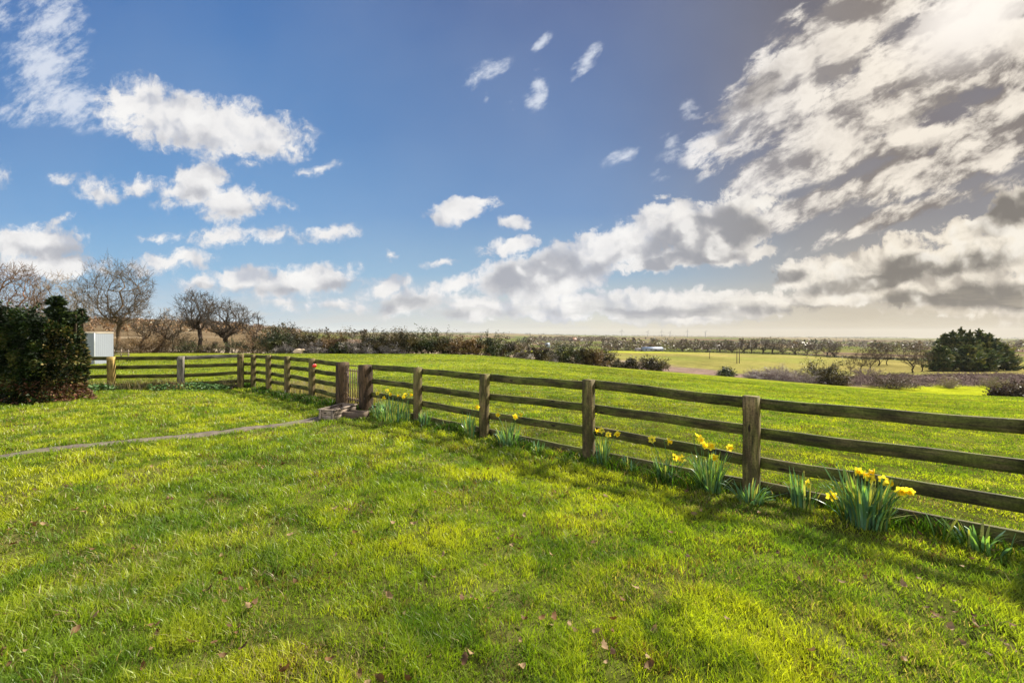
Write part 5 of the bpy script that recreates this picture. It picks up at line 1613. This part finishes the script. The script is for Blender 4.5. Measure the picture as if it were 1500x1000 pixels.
# white metal shed beyond the side fence
def shed():
    Y = 26.0
    x1 = (138 - CX) / F * Y; x0 = x1 - 2.2
    W_, cx = x1 - x0, (x0 + x1) / 2
    zg = h1(cx, Y); top = HC - (488 - HY) * Y / F - zg
    t = empty('white_shed', (cx, Y, zg), 0, 'small white corrugated metal shed behind the hedge and side fence', 'shed')
    mb = MB(); n = int(W_ / .035); D = 1.22
    V = []
    for i in range(n + 1):
        x = -W_ / 2 + W_ * i / n; d = .004 * math.sin(i * pi / 2)
        V += [(x, d, -.1), (x, d, top)]
    Q = [[2 * i, 2 * i + 2, 2 * i + 3, 2 * i + 1] for i in range(n)]
    mb.add(V, Q, None, (.19, .21, .245)); m0 = mb.build('front_wall', M['plain'], t)
    for sx in (-1, 1):
        mb = MB(); V = []
        n2 = 40
        for i in range(n2 + 1):
            y = .03 + D * i / n2; d = .004 * math.sin(i * pi / 2)
            V += [(sx * (W_ / 2 + .005) + d, y, -.1), (sx * (W_ / 2 + .005) + d, y, top - .02)]
        mb.add(V, [[2 * i, 2 * i + 2, 2 * i + 3, 2 * i + 1] for i in range(n2)], None, (.19, .21, .245)).build('side_wall', M['plain'], t)
    mb = MB(); beam(mb, (0, -.02, top + .03), (0, D + .03, top + .05), W_ + .05, .05, ch=.01, segs=4, rnd=fr, col=(.42, .38, .32)); mb.build('roof', M['plain'], t)
    mb = MB(); beam(mb, (-W_ / 2 - .02, -.012, -.05), (-W_ / 2 - .02, -.012, top + .015), .05, .05, up=(0, 1, 0), ch=.006, segs=3, rnd=fr, col=(.36, .38, .40)); mb.build('corner_trim', M['plain'], t)
    mb = MB(); beam(mb, (W_ / 2 + .02, -.012, -.05), (W_ / 2 + .02, -.012, top + .015), .05, .05, up=(0, 1, 0), ch=.006, segs=3, rnd=fr, col=(.36, .38, .40)); mb.build('corner_trim', M['plain'], t)
shed()

# pale hurdle and a dark trough beside the shed
def hurdle():
    Y = 30.0; c = np.array([(178 - CX) / F * Y, Y]); zg = h1(*c)
    t = empty('wooden_hurdle', (c[0], c[1], zg), .15, 'pale wooden hurdle standing in grass right of the white shed', 'hurdle')
    for z in (.18, .38, .58):
        mb = MB(); beam(mb, (-.5, 0, z), (.5, 0, z), .03, .08, segs=4, rnd=fr); mb.build('rail', M['plank'], t)
    for x in (-.44, 0, .44):
        mb = MB(); beam(mb, (x, -.035, -.1), (x, -.035, .72), .04, .06, up=(1, 0, 0), segs=4, rnd=fr); mb.build('upright', M['plank'], t)
    c = np.array([(194 - CX) / F * 29, 29.0])
    t = empty('feed_trough', (c[0], c[1], h1(*c)), .1, 'small dark feed trough in the grass beside the pale hurdle', 'trough')
    mb = MB(); V = []
    n = 9
    for x in (-.3, .3):
        for i in range(n):
            a = pi + pi * i / (n - 1); V.append((x, .17 * cos(a), .30 + .22 * sin(a)))
        for i in range(n):
            a = 2 * pi - pi * i / (n - 1); V.append((x, .145 * cos(a), .30 + .195 * sin(a)))
    k = 2 * n
    Q = [[i, (i + 1) % k, k + (i + 1) % k, k + i] for i in range(k)]
    T = []
    for e in (0, k):
        for i in range(1, n - 1): T.append([e, e + i, e + i + 1])
    mb.add(V, Q, T, (.03, .03, .035)).build('basin', M['plain'], t)
    for x in (-.22, .22):
        for y in (-.12, .12):
            A, B, T_ = chain_tube([(x, y * 1.2, -.05), (x, y * .7, .2)], .02, 6); MB().add(A, B, T_, (.03, .03, .035)).build('leg', M['plain'], t)
hurdle()

# sheep lying by the hedge
def sheep():
    Y = 40.9; c = np.array([(437 - CX) / F * Y, Y]); zg = h1(*c)
    me = bpy.data.meshes.new('sheep')
    # skeleton: rump, back, chest, neck, head, muzzle; folded legs
    vs = [(-.42, 0, .22), (-.15, 0, .27), (.16, 0, .26), (.36, 0, .30), (.50, -.03, .37), (.62, -.05, .33), (.22, -.16, .10), (.42, -.17, .05), (.22, .14, .10), (.42, .15, .05), (-.30, -.18, .10), (-.08, -.2, .05), (-.30, .17, .10), (-.08, .18, .05), (-.53, 0, .18)]
    es = [(0, 1), (1, 2), (2, 3), (3, 4), (4, 5), (2, 6), (6, 7), (2, 8), (8, 9), (0, 10), (10, 11), (0, 12), (12, 13), (0, 14)]
    rd = [.20, .235, .215, .13, .085, .05, .07, .035, .07, .035, .08, .035, .08, .035, .045]
    me.from_pydata(vs, es, [])
    o = obj('sheep', me, None, (c[0], c[1], zg))
    md = o.modifiers.new('skin', 'SKIN')
    me.skin_vertices[0].data[0].use_root = True
    for v, r in zip(me.skin_vertices[0].data, rd): v.radius = (r, r)
    o.modifiers.new('sub', 'SUBSURF').render_levels = 2
    m, t = mat_new('fleece')
    g = nd(t, 'ShaderNodeNewGeometry').outputs['Position']
    n = nnoise(t, g, 18, 5, .7)
    finish(t, m_principled(t, nmix(t, n, (.42, .30, .20, 1), (.72, .58, .44, 1)), .95, .1, n, .8, .03).outputs[0])
    me.materials.append(m)
    tag(o, 'cream sheep lying at the foot of the hedge in the pasture', 'sheep')
    for s_ in (-1, 1):
        V, Q, T = chain_tube([(.49, -.03 + s_ * .05, .40), (.48, -.03 + s_ * .10, .41), (.47, -.03 + s_ * .14, .39)], [.02, .028, .008], 6)
        MB().add(V, Q, T).build('ear', m, o)
sheep()

# telegraph poles
def pole(px, base, top, Y, label, two=False):
    X = (px - CX) / F * Y; zg = h1(X, Y); h = HC - (top - HY) * Y / F - zg
    t = empty('telegraph_pole', (X, Y, zg), .3, label, 'pole', 'poles in the stubble field')
    V, Q, T = chain_tube([(0, 0, -.5), (0, 0, h * .5), (.03, 0, h)], [.17, .15, .12], 8)
    MB().add(V, Q, T, (.09, .06, .045)).build('shaft', M['bark'], t, True)
    mb = MB(); beam(mb, (-.7, -.16, h - .35), (.7, -.16, h - .35), .10, .12, segs=2, rnd=fr); mb.build('crossarm', M['sleeper'], t)
    for x in (-.55, .55):
        A, B, T_ = chain_tube([(x, -.16, h - .29), (x, -.16, h - .2), (x, -.16, h - .1)], [.04, .06, .03], 8); MB().add(A, B, T_, (.3, .28, .26)).build('insulator', M['plain'], t)
pole(1079.4, 533, 511, 205, 'left pole of the close pair in the stubble field')
pole(1083.0, 533, 511, 206, 'right pole of the close pair in the stubble field')
pole(1039.5, 526, 513, 255, 'single short pole in the stubble field')

# farm buildings
def building(px, Y, L, D, h, rise, wallc, roofc, name, label, cat, ang=0.0, wins=0, yb=None, parts=()):
    X = (px - CX) / F * Y; zg = h1(X, Y)
    t = empty(name, (X, Y, zg), ang, label, cat)
    mb = MB(); box_mb(mb, (0, 0, -.3), (L, D, h + .3), wallc); 
    mb.add([(-L / 2, -D / 2, h), (-L / 2, D / 2, h), (-L / 2, 0, h + rise), (L / 2, -D / 2, h), (L / 2, D / 2, h), (L / 2, 0, h + rise)], None, [[0, 2, 1], [3, 4, 5]], wallc)
    mb.build('wall', M['plain'], t)
    mb = MB(); gable(mb, (0, 0, .02), L, D, h, rise, roofc, .3); mb.build('roof', M['plain'], t)
    for i in range(wins):
        x = -L / 2 + L * (i + .5) / wins
        mb = MB(); box_mb(mb, (x, -D / 2 - .03, h * .4), (min(1.2, L / wins * .45), .08, h * .35), (.03, .035, .04)); mb.build('window', M['plain'], t)
    return t
building(955, 398, 18, 8, 2.6, 1.3, (.22, .23, .25), (.17, .215, .30), 'long_barn', 'long low barn with a pale blue roof at the far side of the stubble', 'barn', .06, 4)
building(938, 402, 9, 6, 2.0, 1.0, (.35, .30, .26), (.30, .27, .26), 'grey_outbuilding', 'grey outbuilding at the left end of the blue roofed barn', 'outbuilding', .1, 2)
building(802, 560, 5.2, 5, 4.2, 1.6, (.50, .58, .66), (.22, .25, .30), 'blue_house', 'small pale blue house above the falling hedge', 'house', .3, 2)
building(840, 1350, 26, 10, 6, 4, (.42, .22, .15), (.32, .14, .09), 'brick_farmhouse', 'red brick farmhouse among trees on the far ridge', 'house', .1, 4)
building(851, 1360, 10, 8, 7, 3, (.62, .58, .52), (.22, .16, .13), 'pale_cottage', 'pale cottage right of the red brick farmhouse', 'house', 0, 2)
building(1052, 470, 12, 7, 3, 1.8, (.52, .48, .40), (.36, .32, .27), 'cream_bungalow', 'cream bungalow half hidden by the valley trees', 'house', .2, 3)

# wind turbines on the skyline
def turbine(px, hub, tip, Y, ph, label):
    X = (px - CX) / F * Y; zg = h1(X, Y)
    zh = HC - (hub - HY) * Y / F; hh = zh - zg; R = (hub - tip) * Y / F
    t = empty('wind_turbine', (X, Y, zg), math.atan2(-X, Y) * .6, label, 'wind turbine', 'wind turbines on the skyline')
    c = (.30, .29, .29)
    V, Q, T = chain_tube([(0, 0, -3), (0, 0, hh * .5), (0, 0, hh)], [2.6, 2.0, 1.4], 10); MB().add(V, Q, T, c).build('tower', M['plain'], t, True)
    V, Q, T = chain_tube([(0, 4, hh + .5), (0, 2, hh + .6), (0, -2.5, hh + .5), (0, -4.5, hh + .5)], [1.2, 1.9, 1.8, .6], 10); MB().add(V, Q, T, c).build('nacelle', M['plain'], t, True)
    for k in range(3):
        a = ph + k * 2 * pi / 3
        d = np.array([sin(a), 0, cos(a)]); s_ = np.array([cos(a), 0, -sin(a)])
        V = []
        for tt, w, th in ((.02, .9, .8), (.2, 2.0, .6), (.6, 1.3, .35), (1.0, .4, .12)):
            o = np.array([0, -4.2, hh + .5]) + d * R * tt
            V += [o - s_ * w, o + np.array([0, -th, 0]), o + s_ * w, o + np.array([0, th, 0])]
        Q = [[i * 4 + j, i * 4 + (j + 1) % 4, i * 4 + 4 + (j + 1) % 4, i * 4 + 4 + j] for i in range(3) for j in range(4)] + [[12, 13, 14, 15], [3, 2, 1, 0]]
        MB().add(V, Q, None, c).build('blade', M['plain'], t)
for px, hub, tip, ph, lab in [(911, 484.5, 479.5, .05, 'leftmost wind turbine, standing apart from the rest'), (949, 486, 481.5, .55, 'second wind turbine from the left, faint, blades spread in a Y'), (969.5, 485.5, 481, .02, 'third wind turbine from the left, darkest of the middle pair'),
                              (981.5, 487, 483, .5, 'fourth wind turbine from the left, close to the third and fainter'), (1007, 485, 480.5, .08, 'fifth wind turbine from the left, tall with a blade straight up'), (1033, 486.5, 482, .9, 'rightmost wind turbine on the skyline')]:
    turbine(px, hub, tip, 3600, ph, lab)

# ---- distant woods and hedges: clumps of twiggy crowns, uncountable
def woods(name, label, X, Y, Hh, Wd, pal, per=36, kind='stuff', flat=.9):
    n = len(X); z = height(X, Y)
    r = RNG
    N = n * per
    i = np.repeat(np.arange(n), per)
    v = r.normal(0, 1, (N, 3)); v /= np.linalg.norm(v, axis=1, keepdims=True); v *= r.uniform(.3, 1, (N, 1)) ** .5
    c = np.stack([X[i] + v[:, 0] * Wd[i] / 2, Y[i] + v[:, 1] * Wd[i] / 2, z[i] + Hh[i] * .52 + v[:, 2] * Hh[i] * .50], 1)
    a = r.normal(0, 1, (N, 3)); a /= np.linalg.norm(a, axis=1, keepdims=True)
    b = np.cross(a, r.normal(0, 1, (N, 3))); b /= np.linalg.norm(b, axis=1, keepdims=True) + 1e-9
    s = (Hh[i] * .17 * r.uniform(.5, 1.4, N))[:, None]
    V = np.stack([c - a * s, c + b * s * .6, c + a * s, c - b * s * .6], 1).reshape(-1, 3)
    pal = np.array(pal)
    tc_ = pal[r.integers(0, len(pal), n)] * r.uniform(.75, 1.25, (n, 1))
    col = tc_[i] * r.uniform(.7, 1.3, (N, 1))
    o = obj(name, make_mesh(name, V, np.arange(N * 4).reshape(-1, 4), None, M['leaf'], np.repeat(col, 4, 0)))
    tag(o, label, 'woods', kind=kind)

def pick(n, px0, px1, Y0, Y1):
    px = RNG.uniform(px0, px1, n); Y = np.exp(RNG.uniform(math.log(Y0), math.log(Y1), n))
    return (px - CX) / F * Y, Y
WB = [(.11, .08, .055), (.14, .10, .065), (.09, .075, .04), (.12, .105, .05)]
# hillside wood on the left, russet
X, Y = pick(900, -120, 440, 330, 950)
k = fbm(X * .012, Y * .02, 49, 3) < .60
X, Y = X[k], Y[k]; n = len(X)
woods('hillside_wood', 'russet leafless wood covering the hillside behind the left-hand trees', X, Y, RNG.uniform(3.5, 8, n), RNG.uniform(6, 13, n), [(.17, .095, .045), (.22, .125, .05), (.13, .08, .045), (.16, .12, .06)])
# hedges on the mosaic edges
X, Y = pick(16000, 400, 1620, 430, 5200)
idx, e = mosaic(X, Y)
d = np.hypot(X, Y)
k = (e * d < 7 + d * .0022)
X2, Y2 = X[k], Y[k]; n = len(X2)
woods('far_hedgerows', 'hedgerows and tree lines between the far fields', X2, Y2, RNG.uniform(2.2, 5.5, n) * (1 + (RNG.random(n) < .12) * 1.3), RNG.uniform(5, 12, n), WB + [(.06, .065, .03)], per=26)
# wood behind the barn and up to the ridge
X, Y = pick(420, 885, 1075, 425, 900); n = len(X)
woods('valley_wood', 'leafless wood and scrub behind the blue roofed barn', X, Y, RNG.uniform(3, 7.5, n), RNG.uniform(6, 12, n), WB + [(.16, .15, .06)], per=34)
X, Y = pick(260, 775, 900, 1250, 1750); n = len(X)
woods('ridge_wood', 'trees round the farmhouse on the far ridge', X, Y, RNG.uniform(6, 15, n), RNG.uniform(10, 22, n), WB, per=30)
X, Y = pick(700, 1100, 1600, 480, 1400); idx, e = mosaic(X, Y); k = (sites[idx, 2] > .72); X, Y = X[k], Y[k]; n = len(X)
woods('plain_woods', 'grey brown woods on the plain behind the valley trees', X, Y, RNG.uniform(4, 9, n), RNG.uniform(8, 18, n), [(.13, .11, .09), (.15, .12, .10), (.11, .095, .075)], per=34)
X, Y = pick(900, 560, 1620, 3600, 6600); idx, e = mosaic(X, Y); k = (sites[idx, 2] > .45); X, Y = X[k], Y[k]; n = len(X)
woods('skyline_woods', 'dark woods along the skyline', X, Y, RNG.uniform(9, 17, n), RNG.uniform(40, 110, n), [(.08, .085, .06), (.10, .09, .07)], per=30)
# dark field hedge along the far side of the stubble
def valley_hedge():
    pxs = np.linspace(880, 1345, 620)
    Yl = np.interp(pxs, [700, 900, 1060, 1160, 1260, 1340, 1500], [410, 410, 366, 338, 259, 238, 232])
    X = (pxs - CX) / F * Yl
    n = len(X)
    X = X + RNG.normal(0, .5, n); Y = Yl + RNG.normal(0, .6, n)
    t0 = np.full(n, 1.0) * RNG.uniform(.9, 1.7, n)
    woods('valley_hedge', 'dark clipped field hedge along the far side of the stubble', X, Y, t0, RNG.uniform(1.5, 3, n), [(.05, .045, .025), (.065, .05, .03), (.045, .05, .025)], per=22)
valley_hedge()
# ---------------------------------------------------------------- haze: the air between here and the skyline
def haze():
    zs = []
    for o in bpy.data.objects:
        if o.name == 'ground':
            v = np.empty(len(o.data.vertices) * 3, np.float32); o.data.vertices.foreach_get('co', v); zs.append(v.reshape(-1, 3)[:, 2].min()); zs.append(v.reshape(-1, 3)[:, 2].max())
    z0, z1 = min(zs) - 4.0, max(max(zs) + 40, 105)
    R_ = 7150
    V = [(x, y, z) for z in (z0, z1) for x, y in ((-R_, -R_), (R_, -R_), (R_, R_), (-R_, R_))]
    Q = [[3, 2, 1, 0], [4, 5, 6, 7], [0, 1, 5, 4], [1, 2, 6, 5], [2, 3, 7, 6], [3, 0, 4, 7]]
    m, t = mat_new('haze')
    v = nd(t, 'ShaderNodeVolumePrincipled')
    v.inputs['Color'].default_value = (.93, .92, .90, 1)
    v.inputs['Density'].default_value = HAZE_D
    v.inputs['Anisotropy'].default_value = .0
    o = nd(t, 'ShaderNodeOutputMaterial')
    t.links.new(v.outputs[0], o.inputs['Volume'])
    tag(obj('haze', make_mesh('haze', V, Q, None, m)), kind='stuff')
HAZE_D = .000042
haze()
